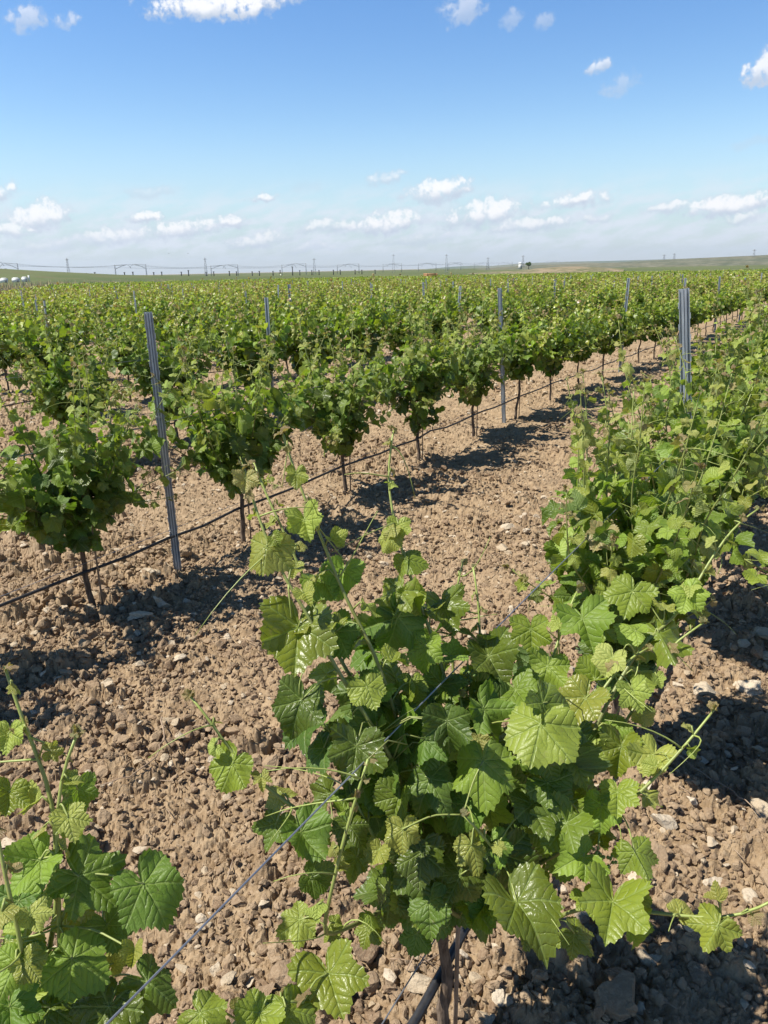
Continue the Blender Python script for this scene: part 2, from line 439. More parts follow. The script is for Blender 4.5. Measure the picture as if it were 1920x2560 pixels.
def build_ground():
    front = np.linspace(R_(-36), R_(40), 820)
    side = np.concatenate([np.linspace(R_(40), R_(324), 150)[1:-1]])
    th = np.concatenate([front, side]); nt = len(th)
    r = [0.25]
    while r[-1] < 13: r.append(r[-1] * 1.0047 + 0.0012)
    while r[-1] < 60: r.append(r[-1] * 1.02)
    while r[-1] < 7400: r.append(r[-1] * 1.12)
    r = np.array(r); nr = len(r)
    X = r[:, None] * np.sin(th)[None]; Y = r[:, None] * np.cos(th)[None]
    Z = base_z(X, Y)
    k = int(np.searchsorted(r, 26.0))
    fade = np.clip((26 - r[:k]) / 8, 0, 1)[:, None]
    Z[:k] += soil_height(X[:k], Y[:k]) * fade
    v = np.stack([X, Y, Z], -1).reshape(-1, 3)
    v = np.concatenate([v, [[0, 0, 0.0]]]); c = len(v) - 1
    i = np.arange(nr - 1)[:, None] * nt; j = np.arange(nt)[None]; kx = (j + 1) % nt
    q = np.stack([i + j, i + nt + j, i + nt + kx, i + kx], -1).reshape(-1, 4)
    t = np.stack([np.full(nt, c), np.arange(nt), (np.arange(nt) + 1) % nt], -1)
    structure(obj("ground", mesh("ground", v, [q, t], M_SOIL, False)))
build_ground()

def ico(sub):
    p = (1 + 5 ** .5) / 2
    v = np.array([[-1, p, 0], [1, p, 0], [-1, -p, 0], [1, -p, 0], [0, -1, p], [0, 1, p], [0, -1, -p], [0, 1, -p], [p, 0, -1], [p, 0, 1], [-p, 0, -1], [-p, 0, 1]], float)
    f = np.array([[0, 11, 5], [0, 5, 1], [0, 1, 7], [0, 7, 10], [0, 10, 11], [1, 5, 9], [5, 11, 4], [11, 10, 2], [10, 7, 6], [7, 1, 8], [3, 9, 4], [3, 4, 2], [3, 2, 6], [3, 6, 8], [3, 8, 9], [4, 9, 5], [2, 4, 11], [6, 2, 10], [8, 6, 7], [9, 8, 1]])
    v /= np.linalg.norm(v, axis=1)[:, None]
    for _ in range(sub):
        cache = {}; v = list(v); nf = []
        def mid(a, b):
            k = (min(a, b), max(a, b))
            if k not in cache:
                m = (np.asarray(v[a]) + np.asarray(v[b])) / 2; v.append(m / np.linalg.norm(m)); cache[k] = len(v) - 1
            return cache[k]
        for a, b, c in f:
            x, y, z = mid(a, b), mid(b, c), mid(c, a); nf += [[a, x, z], [b, y, x], [c, z, y], [x, y, z]]
        v = np.array(v); f = np.array(nf)
    return v, f

def rot_random(rng, n):
    q = rng.normal(size=(n, 4)); q /= np.linalg.norm(q, axis=1)[:, None]
    w, x, y, z = q.T
    return np.stack([1 - 2 * (y * y + z * z), 2 * (x * y - z * w), 2 * (x * z + y * w), 2 * (x * y + z * w), 1 - 2 * (x * x + z * z), 2 * (y * z - x * w), 2 * (x * z - y * w), 2 * (y * z + x * w), 1 - 2 * (x * x + y * y)], -1).reshape(n, 3, 3)

def rock_shapes(rng, sub, n, ang=0.35):
    v, f = ico(sub); out = []
    for _ in range(n):
        w = v.copy()
        for _ in range(9):                    # chip flat facets off, so clods look broken
            d = rng.normal(size=3); d /= np.linalg.norm(d); k = rng.uniform(.32, .8)
            over = np.maximum(w @ d - k, 0); w = w - over[:, None] * d
        s = np.zeros(len(w))
        for fr in (2.2, 4.5, 9):
            dd = rng.normal(size=(5, 3)) * fr; s += (np.sin(w @ dd.T + rng.uniform(0, 6, 5))).sum(1) * ang * .16 / fr * 2.2
        out.append(w * (1 + s)[:, None] * rng.uniform(.68, 1.28, 3))
    return out, f

def scatter_rocks(name, m, rng, spec, label):
    V = []; T = []; C = []; n0 = 0
    for (sub, count, smin, smax, power, rmin, rmax, flat) in spec:
        shapes, f = rock_shapes(rng, sub, 14)
        S = np.stack(shapes)
        r = rmin + (rmax - rmin) * rng.uniform(size=count) ** 0.85
        th = rng.uniform(R_(-33), R_(38), count)
        x = r * np.sin(th); y = r * np.cos(th)
        size = smin + (smax - smin) * rng.uniform(size=count) ** power
        size = size * np.clip(.45 + .6 * soil_rough(x, y), .5, 1.15)
        w = S[rng.randint(0, 14, count)]
        Rm = rot_random(rng, count)
        w = np.einsum('nij,nvj->nvi', Rm, w) * size[:, None, None]
        w[:, :, 2] *= flat
        z = soil_height(x, y) + base_z(x, y) + size * flat * rng.uniform(.15, .65, count)
        w += np.stack([x, y, z], -1)[:, None]
        nv = S.shape[1]
        V.append(w.reshape(-1, 3)); T.append((f[None] + n0 + np.arange(count)[:, None, None] * nv).reshape(-1, 3)); n0 += count * nv
        C.append(np.repeat(np.stack([rng.uniform(size=count), rng.uniform(size=count), rng.uniform(size=count)], -1), nv, 0))
    o = obj(name, mesh(name, np.concatenate(V), [np.concatenate(T)], m, False, None, np.concatenate(C)))
    tag(o, label, None, None, 'stuff'); return o
rng = np.random.RandomState(5)
scatter_rocks("soil_clods", M_CLOD, rng, [(1, 22000, .004, .017, 1.7, .9, 5, .85), (1, 16000, .008, .030, 2.2, 2.5, 9, .8), (2, 600, .016, .046, 2.2, 1.0, 7, .75), (1, 7000, .014, .045, 2.0, 6, 20, .8)],
              "crumbly brown soil clods covering the tilled ground between the rows")
scatter_rocks("stone_rubble", M_STONE, rng, [(1, 1500, .005, .024, 1.9, .9, 6, .62), (1, 1800, .010, .04, 2.2, 3, 12, .6), (2, 260, .016, .05, 1.8, 1.0, 7, .55), (1, 1500, .02, .05, 2, 9, 22, .6)],
              "pale limestone chips strewn over the tilled brown soil")

# ------------------------------------------------------------------ grape leaves
_TH = np.radians([0, 10, 22, 30, 42, 56, 68, 80, 90, 102, 114, 130, 148, 162, 172, 180])
_RL = np.array([1.0, .93, .76, .64, .78, .91, .80, .62, .60, .72, .78, .70, .62, .52, .34, .12])
_RR = np.array([1.0, .96, .88, .84, .86, .90, .84, .78, .76, .78, .78, .72, .64, .52, .34, .14])
def leaf_shape(na, rings):
    th = np.linspace(-np.pi, np.pi, na, endpoint=False) + np.pi / na * 0.0
    return th, np.array(rings)
LODS = {0: (72, (.22, .45, .68, .88, 1.0)), 1: (40, (.45, .8, 1.0)), 2: (18, (.6, 1.0)), 3: (9, (1.0,)), 4: (6, (1.0,))}

def leaves_mesh(L, lod, rng):
    """L: dict of arrays p (attach), t (tip dir), n (normal), w (width), age -> verts, tris, colour, uv"""
    na, rings = LODS[lod]
    P, T, N, Wd, A = (np.asarray(L[k], float) for k in ('p', 't', 'n', 'w', 'age'))
    n = len(P)
    N = N / (np.linalg.norm(N, axis=1)[:, None] + 1e-9)
    T = T - (T * N).sum(1)[:, None] * N; T /= np.linalg.norm(T, axis=1)[:, None] + 1e-9
    X = np.cross(T, N)
    th = np.linspace(-np.pi, np.pi, na, endpoint=False)
    lob = rng.uniform(.0, 1.15, n)[:, None]
    ra = np.interp(np.abs(th), _TH, _RL); rb = np.interp(np.abs(th), _TH, _RR)
    ro = ra[None] * lob + rb[None] * (1 - lob)                   # n,na
    asym = 1 + rng.normal(0, .05, n)[:, None] * np.sin(th)[None]
    ro = ro * asym * (1 + .055 * np.sin(2 * th[None] + rng.uniform(0, 6.28, (n, 1))) + .045 * np.sin(4 * th[None] + rng.uniform(0, 6.28, (n, 1))))
    if lod <= 1:
        teeth = np.where(np.arange(na) % 2 == 0, 1.0, -1.0)[None] * (.038 + .024 * rng.uniform(-1, 1, (n, na)))
        teeth = teeth * np.clip((np.pi - np.abs(th)) / .5, 0, 1)[None]
    else:
        teeth = rng.normal(0, .04, (n, na))
    rho = np.concatenate([[0.0], rings])
    r = ro[:, None, :] * rho[None, 1:, None]
    r[:, -1] += teeth * ro
    x = r * np.sin(th); y = r * np.cos(th)                       # n, nr, na
    ax = np.abs(x)
    fold = rng.normal(.18, .5, n)[:, None, None]; droop = rng.uniform(.05, .85, n)[:, None, None]
    ph = rng.uniform(0, 6.28, n)[:, None, None]; wv = rng.uniform(.05, .22, n)[:, None, None]; kk = rng.randint(3, 7, n)[:, None, None]
    ph2 = rng.uniform(0, 6.28, n)[:, None, None]
    z = fold * ax - droop * (y * np.abs(y)) * .55 - rng.uniform(-.1, .35, n)[:, None, None] * ax * ax
    z = z + wv * np.sin(kk * th[None, None] + ph) * r * r * 1.3 + .07 * np.sin(5.5 * x + ph2) * np.cos(4.5 * y + ph)
    if lod == 0:
        a = np.abs(th); cen = np.select([a < .49, a < 1.45, a < 2.42], [0, .98, 1.95], 2.82)
        z = z - .018 * np.exp(-((a - cen)[None, None] * r / .045) ** 2)
    sc = (Wd / 1.5)[:, None, None]
    loc = np.concatenate([np.zeros((n, 1, 3)), np.stack([x, y, z], -1).reshape(n, -1, 3)], 1)
    B = np.stack([X, T, N], 1)                                   # rows
    v = np.einsum('nvk,nkj->nvj', loc * sc, B) + P[:, None]
    nv = 1 + len(rings) * na
    j = np.arange(na); k = (j + 1) % na
    tr = [np.stack([np.zeros(na, int), 1 + k, 1 + j], -1)]
    for q in range(len(rings) - 1):
        a0 = 1 + q * na; a1 = a0 + na
        tr.append(np.stack([a0 + j, a0 + k, a1 + j], -1)); tr.append(np.stack([a0 + k, a1 + k, a1 + j], -1))
    tr = np.concatenate(tr)
    if lod >= 3:                                                  # far leaves: no petiole notch needed
        pass
    tri = (tr[None] + (np.arange(n) * nv)[:, None, None]).reshape(-1, 3)
    uv = (loc[:, :, :2] * .4 + .5).reshape(-1, 2)
    c = np.stack([A, rng.uniform(size=n), rng.uniform(size=n)], -1)
    return v.reshape(-1, 3), tri, np.repeat(c, nv, 0), uv

def newL(): return dict(p=[], t=[], n=[], w=[], age=[])
def addleaf(L, p, t, n, w, age):
    L['p'].append(p); L['t'].append(t); L['n'].append(n); L['w'].append(w); L['age'].append(age)

def unit(v): v = np.asarray(v, float); return v / (np.linalg.norm(v) + 1e-9)

def smooth_path(pts, n):
    pts = np.asarray(pts, float)
    d = np.concatenate([[0], np.cumsum(np.linalg.norm(np.diff(pts, axis=0), axis=1))])
    u = np.linspace(0, d[-1], n)
    P = np.stack([np.interp(u, d, pts[:, i]) for i in range(3)], -1)
    for _ in range(max(1, n // 10)):
        Q = P.copy(); Q[1:-1] = (P[:-2] + 2 * P[1:-1] + P[2:]) / 4; P = Q
    return P, d[-1]

def dress_shoot(rng, path, L, bag, r0=.0042, leafmax=.13, spacing=.062, first=.0, face=None, tipage=1.0, base_age=.15, sides=6, tendrils=True, pet=True, loose=0.0):
    """lays a cane, its alternate leaves and its tendrils along a path"""
    P, ln = smooth_path(path, max(8, int(np.linalg.norm(np.diff(np.asarray(path), axis=0), axis=1).sum() / .03)))
    n = len(P)
    u = np.linspace(0, 1, n)
    col = np.stack([np.repeat(np.clip(u * 1.1 - .1, 0, 1), sides), np.full(n * sides, .5), np.zeros(n * sides)], -1)
    v, q, t = tube(P, r0 * (1 - .64 * u), sides); bag.add(v, q, t, col)
    d = first + spacing * .5; side = rng.choice([-1, 1]); az0 = rng.uniform(0, 6.28)
    while d < ln * .985:
        f = d / ln; i = min(int(f * (n - 1)), n - 2); p = P[i]; tg = unit(P[i + 1] - P[i])
        a = unit(np.cross(tg, [math.cos(az0), math.sin(az0), .15])); out = unit(a * side + rng.normal(0, .35, 3) + tg * .35)
        size = leafmax * (1 - .80 * max(0, (f - .25) / .75) ** 1.15) * rng.uniform(.75, 1.12)
        age = np.clip(base_age + (tipage - base_age) * f ** 1.5 + rng.normal(0, .09), 0, 1)
        pl = size * rng.uniform(.5, .85)
        e = p + out * pl * .85 + np.array([0, 0, pl * .30])
        hd = unit([out[0], out[1], 0]) * rng.uniform(.3, 1.0) + np.array([0, 0, -rng.uniform(.35, 1.1)])
        nn = np.array([0, 0, rng.uniform(.45, 1.0)]) + out * np.array([1, 1, .2]) * rng.uniform(.2, .9) + rng.normal(0, .30 + loose, 3) + TO_SUN * .25
        if face is not None: nn = nn + unit(face - e) * .5
        if f > .86: nn = nn + rng.normal(0, .5, 3); hd = hd + tg * .8
        addleaf(L, e, hd, nn, size, age)
        if pet:
            m = (p + e) / 2 + np.array([0, 0, .012])
            bag.tube([p, m, e], [r0 * .36, r0 * .3, r0 * .28], 4, (.75, .5, 0))
        if tendrils and f > .3 and rng.uniform() < .33:
            o2 = unit(-out + rng.normal(0, .3, 3) + [0, 0, .4]); cv = rng.normal(0, .05, 3)
            tt = np.linspace(0, 1, 7)[:, None]; Lt = rng.uniform(.05, .14)
            bag.tube(p + o2 * tt * Lt + cv * tt * tt - np.array([0, 0, .03]) * tt ** 3, np.linspace(r0 * .33, r0 * .12, 7), 4, (.95, .5, 0))
        side = -side; d += spacing * (1 - .45 * f) * rng.uniform(.8, 1.2); az0 += rng.normal(0, .25)
    # furled growing tip
    for k in range(3):
        addleaf(L, P[-1] + rng.normal(0, .004, 3), unit(P[-1] - P[-3]) + rng.normal(0, .5, 3), rng.normal(0, 1, 3) + [0, 0, .6], leafmax * rng.uniform(.12, .24), 1.0)
    return P

def trunk_bag(rng, hgt, r=.0125, sides=9, lean=None):
    b = Bag(); n = 16
    z = np.linspace(-.06, hgt, n); w = rng.normal(0, .006, (n, 2)).cumsum(0) * .7
    lx = rng.normal(0, .02, 2) if lean is None else lean
    u = np.linspace(0, 1, n)
    P = np.stack([w[:, 0] + lx[0] * u, w[:, 1] + lx[1] * u, z], -1)
    rad = r * (1.25 - .45 * u + rng.normal(0, .07, n)); rad[-1] *= 1.5; rad[-2] *= 1.45; rad[0] *= 1.2
    b.tube(P, rad, sides)
    for s in (-1, 1):                          # short spurred arms of the head
        e = P[-1] + np.array([s * rng.uniform(.08, .14), rng.normal(0, .03), .05])
        b.tube([P[-1], (P[-1] + e) / 2 + [0, 0, .015], e], [r * .9, r * .7, r * .55], 7)
    return b, P[-1]

def vine_geometry(rng, lod, nshoot=14, nfill=130, top=1.22, wx=.46, wy=.30, head_h=.5, spread=1.0, low=.36, leafmax=.125):
    """shoots and leaves of one bush vine in its own frame: x along the row, z up"""
    tb, head = trunk_bag(rng, head_h, sides=9 if lod < 2 else 5)
    L = newL(); sb = Bag()
    for i in range(nshoot):
        s = (i + .5) / nshoot * 2 - 1
        b = head + np.array([s * .11, rng.normal(0, .02), rng.uniform(0, .05)])
        ex, ey = s * wx * rng.uniform(.5, 1.1), rng.uniform(-1, 1) * wy
        tz = top * rng.uniform(.74, 1.14)
        if rng.uniform() < .35: tz *= rng.uniform(1.08, 1.25)
        if rng.uniform() < .22: tz = head_h + rng.uniform(.05, .3); ex *= 1.15; ey *= 1.4
        tz = min(tz, 1.36); u = np.linspace(0, 1, 6)[:, None]
        path = b + np.concatenate([ex * u ** .75, ey * u ** .75, (tz - b[2]) * u ** 1.12], 1) + np.concatenate([rng.normal(0, .016, (6, 2)), np.zeros((6, 1))], 1) * u
        dress_shoot(rng, path, L, sb, leafmax=leafmax, sides=6 if lod == 0 else (5 if lod == 1 else 3), tendrils=lod < 2, pet=lod < 2, spacing=.052, base_age=.16, loose=.2)
    for i in range(nfill):                     # leaves of laterals that close the body of the bush
        z = low + (top * .84 - low) * rng.uniform() ** .95
        f = np.clip((z - low) / (top * .8 - low), 0, 1)
        rx, ry = .07 + (wx * .78 - .07) * f ** .8, .07 + (wy * .9 - .07) * f ** .8
        a = rng.uniform(0, 6.28); rr = rng.uniform() ** .5
        p = np.array([head[0] + math.cos(a) * rx * rr, head[1] + math.sin(a) * ry * rr, z])
        out = unit([math.cos(a), math.sin(a), 0])
        addleaf(L, p, out * rng.uniform(.2, .8) + rng.normal(0, .35, 3) + [0, 0, -rng.uniform(.4, 1.1)], out * rng.uniform(.3, 1.1) + [0, 0, rng.uniform(.2, .9)] + rng.normal(0, .42, 3),
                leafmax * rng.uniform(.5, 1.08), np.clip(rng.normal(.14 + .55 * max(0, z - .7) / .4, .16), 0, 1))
    return tb, sb, L

def foliage_mesh(L, lod, rng, name='crown'):
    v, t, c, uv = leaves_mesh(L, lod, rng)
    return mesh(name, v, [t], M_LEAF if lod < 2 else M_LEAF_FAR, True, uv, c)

# ------------------------------------------------------------------ vines of the two front rows, and beyond
def copy_thing(o, loc, rz, label=None, group=None, scale=1.0):
    r = o.copy(); COL.objects.link(r); r.location = loc; r.rotation_euler = (0, 0, rz); r.scale = (scale,) * 3
    if label: r['label'] = label
    if group: r['group'] = group
    for ch in list(o.children):
        c = ch.copy(); COL.objects.link(c); c.parent = r
        for g in list(ch.children):
            d = g.copy(); COL.objects.link(d); d.parent = c
    return r

# positions of all vines that can be seen
ROW_START = {0: 1.10, 1: 2.25}
SPACING = 1.2
def in_view(P, margin=120):
    x, y, d = project(P)
    return d > .3 and -margin < x < W + margin
rngv = np.random.RandomState(77)
spots = []
for k in range(0, 60):
    o = ROW0 + PITCH_ROW * k
    s0 = ROW_START.get(k, rngv.uniform(0, SPACING))
    for i in range(-70, 130):
        s = s0 + SPACING * i
        P = field_pt(s, o)
        if P[1] < .9 or not (in_view(P + [0, 0, .9], 1100 if k == 1 and i == -1 else 120)): continue
        r = math.hypot(P[0], P[1])
        if r > 125 or P[0] < -16.5 - .34 * (P[1] - 26): continue
        if rngv.uniform() < .03 and k > 1: continue                # gaps where a vine has died
        spots.append((r, k, i, s, P))
spots.sort(key=lambda q: q[0])

HERO = [(0, 0), (0, 1)]                       # the two nearest bushes are built on their own below
GROUP_NEAR = "grapevines of the two front rows"
GROUP_MID = "grapevines of the third row"
GROUP_FAR = "grapevines merging into the field behind the front rows"
VAR = {}
def variant(lod, j):
    key = (lod, j)
    if key not in VAR:
        r = np.random.RandomState(1000 * lod + 17 * j + 3)
        if lod == 1:
            tb, sb, L = vine_geometry(r, 1, nshoot=r.randint(23, 28), nfill=165, top=r.uniform(1.02, 1.16), wx=r.uniform(.58, .72), wy=r.uniform(.32, .44), leafmax=.100, head_h=r.uniform(.42, .50), low=r.uniform(.24, .36))
            VAR[key] = (tb.mesh('trunk', M_BARK), sb.mesh('branchwork', M_STEM), foliage_mesh(L, 1, r))
        elif lod == 2:
            tb, sb, L = vine_geometry(r, 2, nshoot=20, nfill=220, leafmax=.106, top=r.uniform(1.02, 1.16), wx=r.uniform(.64, .78), wy=r.uniform(.36, .5), low=r.uniform(.32, .44))
            VAR[key] = (tb.mesh('trunk', M_BARK), sb.mesh('branchwork', M_STEM), foliage_mesh(L, 2, r))
        else:
            tb, sb, L = vine_geometry(r, 2, nshoot=16, nfill=120, top=r.uniform(1.04, 1.18), wx=.72, wy=.50, low=.42, leafmax=.15)
            VAR[key] = (tb.mesh('trunk', M_BARK), None, foliage_mesh(L, 3, r))
    return VAR[key]
PROTO = {}
def place_vine(lod, j, P, rz, scale, label, group):
    ms = variant(lod, j); P = P + [0, 0, base_z(P[0], P[1])]
    key = (lod, j)
    if key not in PROTO:
        o = root('grapevine', P, label, 'grapevine', group, rz); o.scale = (scale,) * 3
        obj('trunk', ms[0], o); obj('crown', ms[2], o)
        if ms[1]: obj('branchwork', ms[1], o)
        PROTO[key] = o; return o
    return copy_thing(PROTO[key], P, rz, label, group, scale)

ROW1_LABELS = {
    -1: "grapevine beyond the left edge whose shadow darkens the soil there",
    0: "bushy grapevine at the left edge, left of the leaning grey post",
    1: "dark hanging grapevine directly right of the leaning left grey post, shading the soil",
    2: "grapevine with thin bare trunk crossing the hose, second to the right of the left post",
    3: "grapevine in the row with the hose, third to the right of the left post",
    4: "grapevine in the row with the hose, just left of the mid-distance grey post",
    5: "grapevine in the row with the hose, just right of the mid-distance grey post",
    6: "grapevine in the row with the hose, second to the right of the mid-distance post",
    7: "grapevine in the row with the hose, third to the right of the mid-distance post",
    8: "small grapevine in the row with the hose, fourth to the right of the mid-distance post"}
ROW0_LABELS = {
    2: "leafy grapevine hiding the foot of the tall grey post at the right",
    3: "leafy grapevine just behind the tall right-hand grey post, cut by the picture's right edge"}
count = 0; far = []
ord2 = 0
for (r, k, i, s, P) in spots:
    if (k, i) in HERO: continue
    if count >= 290: far.append(P); continue
    rz = ROW_ANGLE + (math.pi if rngv.uniform() < .5 else 0) + rngv.normal(0, .08)
    sc = rngv.uniform(.95, 1.08) * (1.20 if k == 0 else (1.06 if k == 1 else 1.14)); j = rngv.randint(0, 6)
    if k == 0:
        lab = ROW0_LABELS.get(i, "distant grapevine of the nearest row, running off behind the tall right-hand post"); g = GROUP_NEAR
    elif k == 1:
        lab = ROW1_LABELS.get(i, "small grapevine far along the hose row, its bare trunk shrinking toward the right edge"); g = GROUP_NEAR
    else:
        lab = "grapevine merging into the green mass of foliage behind the hose row"; g = GROUP_FAR
    lod = 1 if r < 8.5 else (2 if r < 19 else 3)
    place_vine(lod, j, P, rz, sc, lab, g)
    count += 1

def build_far_vines():
    r = np.random.RandomState(9); L = newL(); out = []
    n = len(far)
    P0 = np.array(far)
    dist = np.hypot(P0[:, 0], P0[:, 1])
    per = np.where(dist < 60, 150, 90)
    idx = np.repeat(np.arange(n), per); m = len(idx)
    sc = np.where(dist[idx] < 60, 1.0, 1.35)
    al = r.uniform(-.64, .64, m); ac = r.normal(0, .32, m); z = .45 + (.85 * r.uniform(size=m) ** .6) * (1 - .25 * (al / .64) ** 2 * r.uniform(size=m))
    tall = np.repeat(r.uniform(.9, 1.1, n), per)
    P = P0[idx] + al[:, None] * RD + ac[:, None] * RN; P[:, 2] = z * tall + base_z(P[:, 0], P[:, 1])
    N = r.normal(0, .55, (m, 3)) + np.array([0, 0, .75]); T = r.normal(0, 1, (m, 3)) + [0, 0, -.6]
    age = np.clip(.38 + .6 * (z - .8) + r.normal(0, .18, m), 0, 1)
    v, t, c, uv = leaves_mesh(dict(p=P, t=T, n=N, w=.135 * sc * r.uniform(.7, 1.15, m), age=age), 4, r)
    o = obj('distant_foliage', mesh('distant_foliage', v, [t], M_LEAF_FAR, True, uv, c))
    tag(o, "far rows of grapevines blending into one green band under the horizon", None, None, 'stuff')
build_far_vines()

# ------------------------------------------------------------------ the two nearest bushes, shoot by shoot
def hero_vine(base, label, shoots, bigs, seed, group, fill, trunk_h=.5, flowers=(), wire=None):
    """shoots: list of (leafmax, [(x, y, depth) ...]); bigs: hand-set leaves (x, y, depth, width px, tip angle deg, lean, age)"""
    r = np.random.RandomState(seed)
    o = root('grapevine', base, label, 'grapevine', group)
    B = np.asarray(base, float)
    tb, head = trunk_bag(r, trunk_h, .012, 12, lean=(0, 0))
    obj('trunk', tb.mesh('trunk', M_BARK), o)
    items = []
    for (lm, pts) in shoots:
        path = np.array([at(*p) for p in pts]) - B
        h = head + np.array([np.clip((path[0] - head)[0] * .2, -.1, .1), 0, .03])
        if np.linalg.norm(path[0] - h) > .06:
            mid = (h + path[0]) / 2 + np.array([0, 0, -.04]); path = np.concatenate([[h, mid], path])
        L = newL(); sb = Bag()
        P = dress_shoot(r, path, L, sb, r0=.0056, leafmax=lm, spacing=.078, face=EYE - B, base_age=.24)
        items.append((P, L, sb))
    for (x, y, d, wpx, ang, lean, age) in bigs:
        p = at(x, y, d) - B; w = wpx * d / F
        a = math.radians(ang); t = CR * math.sin(a) - CU * math.cos(a) * 1.0      # ang 0: tip hangs down in view, +: to the right
        nn = unit(EYE - B - p) * .95 + np.array([0, 0, .42]) + TO_SUN * .18 + CR * lean + r.normal(0, .22, 3)
        p = p - unit(t) * w * .12
        best = min(items, key=lambda it: np.linalg.norm(it[0] - p, axis=1).min())
        addleaf(best[1], p, t, nn, w, age)
        i = np.linalg.norm(best[0] - p, axis=1).argmin(); q = best[0][i]
        if np.linalg.norm(q - p) < .30:
            best[2].tube(smooth_path([q, (q + p) / 2 + [0, 0, .015] - unit(EYE - B - p) * .01, p], 8)[0], .0014, 5, (.75, .5, 0))
    # body of the bush: laterals filling the inside
    (nf, wx, wy, lo, hi, lm, cx) = fill
    for i in range(nf):
        z = lo + (hi - lo) * r.uniform() ** .9; f = np.clip((z - lo) / .35, 0, 1)
        a = r.uniform(0, 6.28); rr = r.uniform() ** .5
        lx = math.cos(a) * (.12 + (wx - .12) * f) * rr + cx; ly = math.sin(a) * (.10 + (wy - .10) * f) * rr
        p = RD * lx + RN * ly + np.array([0, 0, z])
        outv = unit(RD * math.cos(a) + RN * math.sin(a))
        k = np.argmin([np.linalg.norm(it[0] - p, axis=1).min() for it in items])
        addleaf(items[k][1], p, outv * r.uniform(.1, .6) + [0, 0, -r.uniform(.5, 1.1)], outv * r.uniform(.3, .9) + [0, 0, r.uniform(.4, 1.)] + r.normal(0, .25, 3),
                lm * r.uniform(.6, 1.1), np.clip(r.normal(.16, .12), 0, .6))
        q = items[k][0][np.linalg.norm(items[k][0] - p, axis=1).argmin()]
        if np.linalg.norm(q - p) < .22: items[k][2].tube([q, (p + q) / 2 + [0, 0, .02], p], .0013, 4, (.5, .5, 0))
    if wire:                                   # the catch wire stays clear of the leaves on the camera's side
        (x0, y0), (x1, y1) = wire
        for (P, L, sb) in items:
            for k in range(len(L['p'])):
                p = L['p'][k] + B; px, py, d = project(p)
                f = ((px - x0) * (x1 - x0) + (py - y0) * (y1 - y0)) / ((x1 - x0) ** 2 + (y1 - y0) ** 2)
                if not 0 < f < 1: continue
                off = math.hypot(px - x0 - f * (x1 - x0), py - y0 - f * (y1 - y0)); rr = ray(px, py)
                dw = ((ROW0 - EYE @ RN) / (rr @ RN)); reach = L['w'][k] * .75
                if off * d / F < reach and d < dw + reach * .6: L['p'][k] = EYE + rr * (dw + reach * .6) - B
    for (P, L, sb) in items:
        s = sb.build('shoot', M_STEM, o)
        v, t, c, uv = leaves_mesh(L, 0, r)
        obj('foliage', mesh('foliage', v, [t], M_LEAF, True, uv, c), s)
    iv, it = ico(0)
    for (x, y, d) in flowers:
        fb = Bag(); c = at(x, y, d) - B
        fb.tube([c + [0, 0, .05], c, c - [0, 0, .06]], .0015, 4)
        for q in range(60):
            u = r.uniform(); rr = .022 * (1 - u * .7)
            fb.add(iv * .0035 + c + np.array([r.normal(0, rr * .6), r.normal(0, rr * .6), .02 - u * .08]), None, it)
        fb.build('flower_cluster', M_FLOWER, o)
    return o

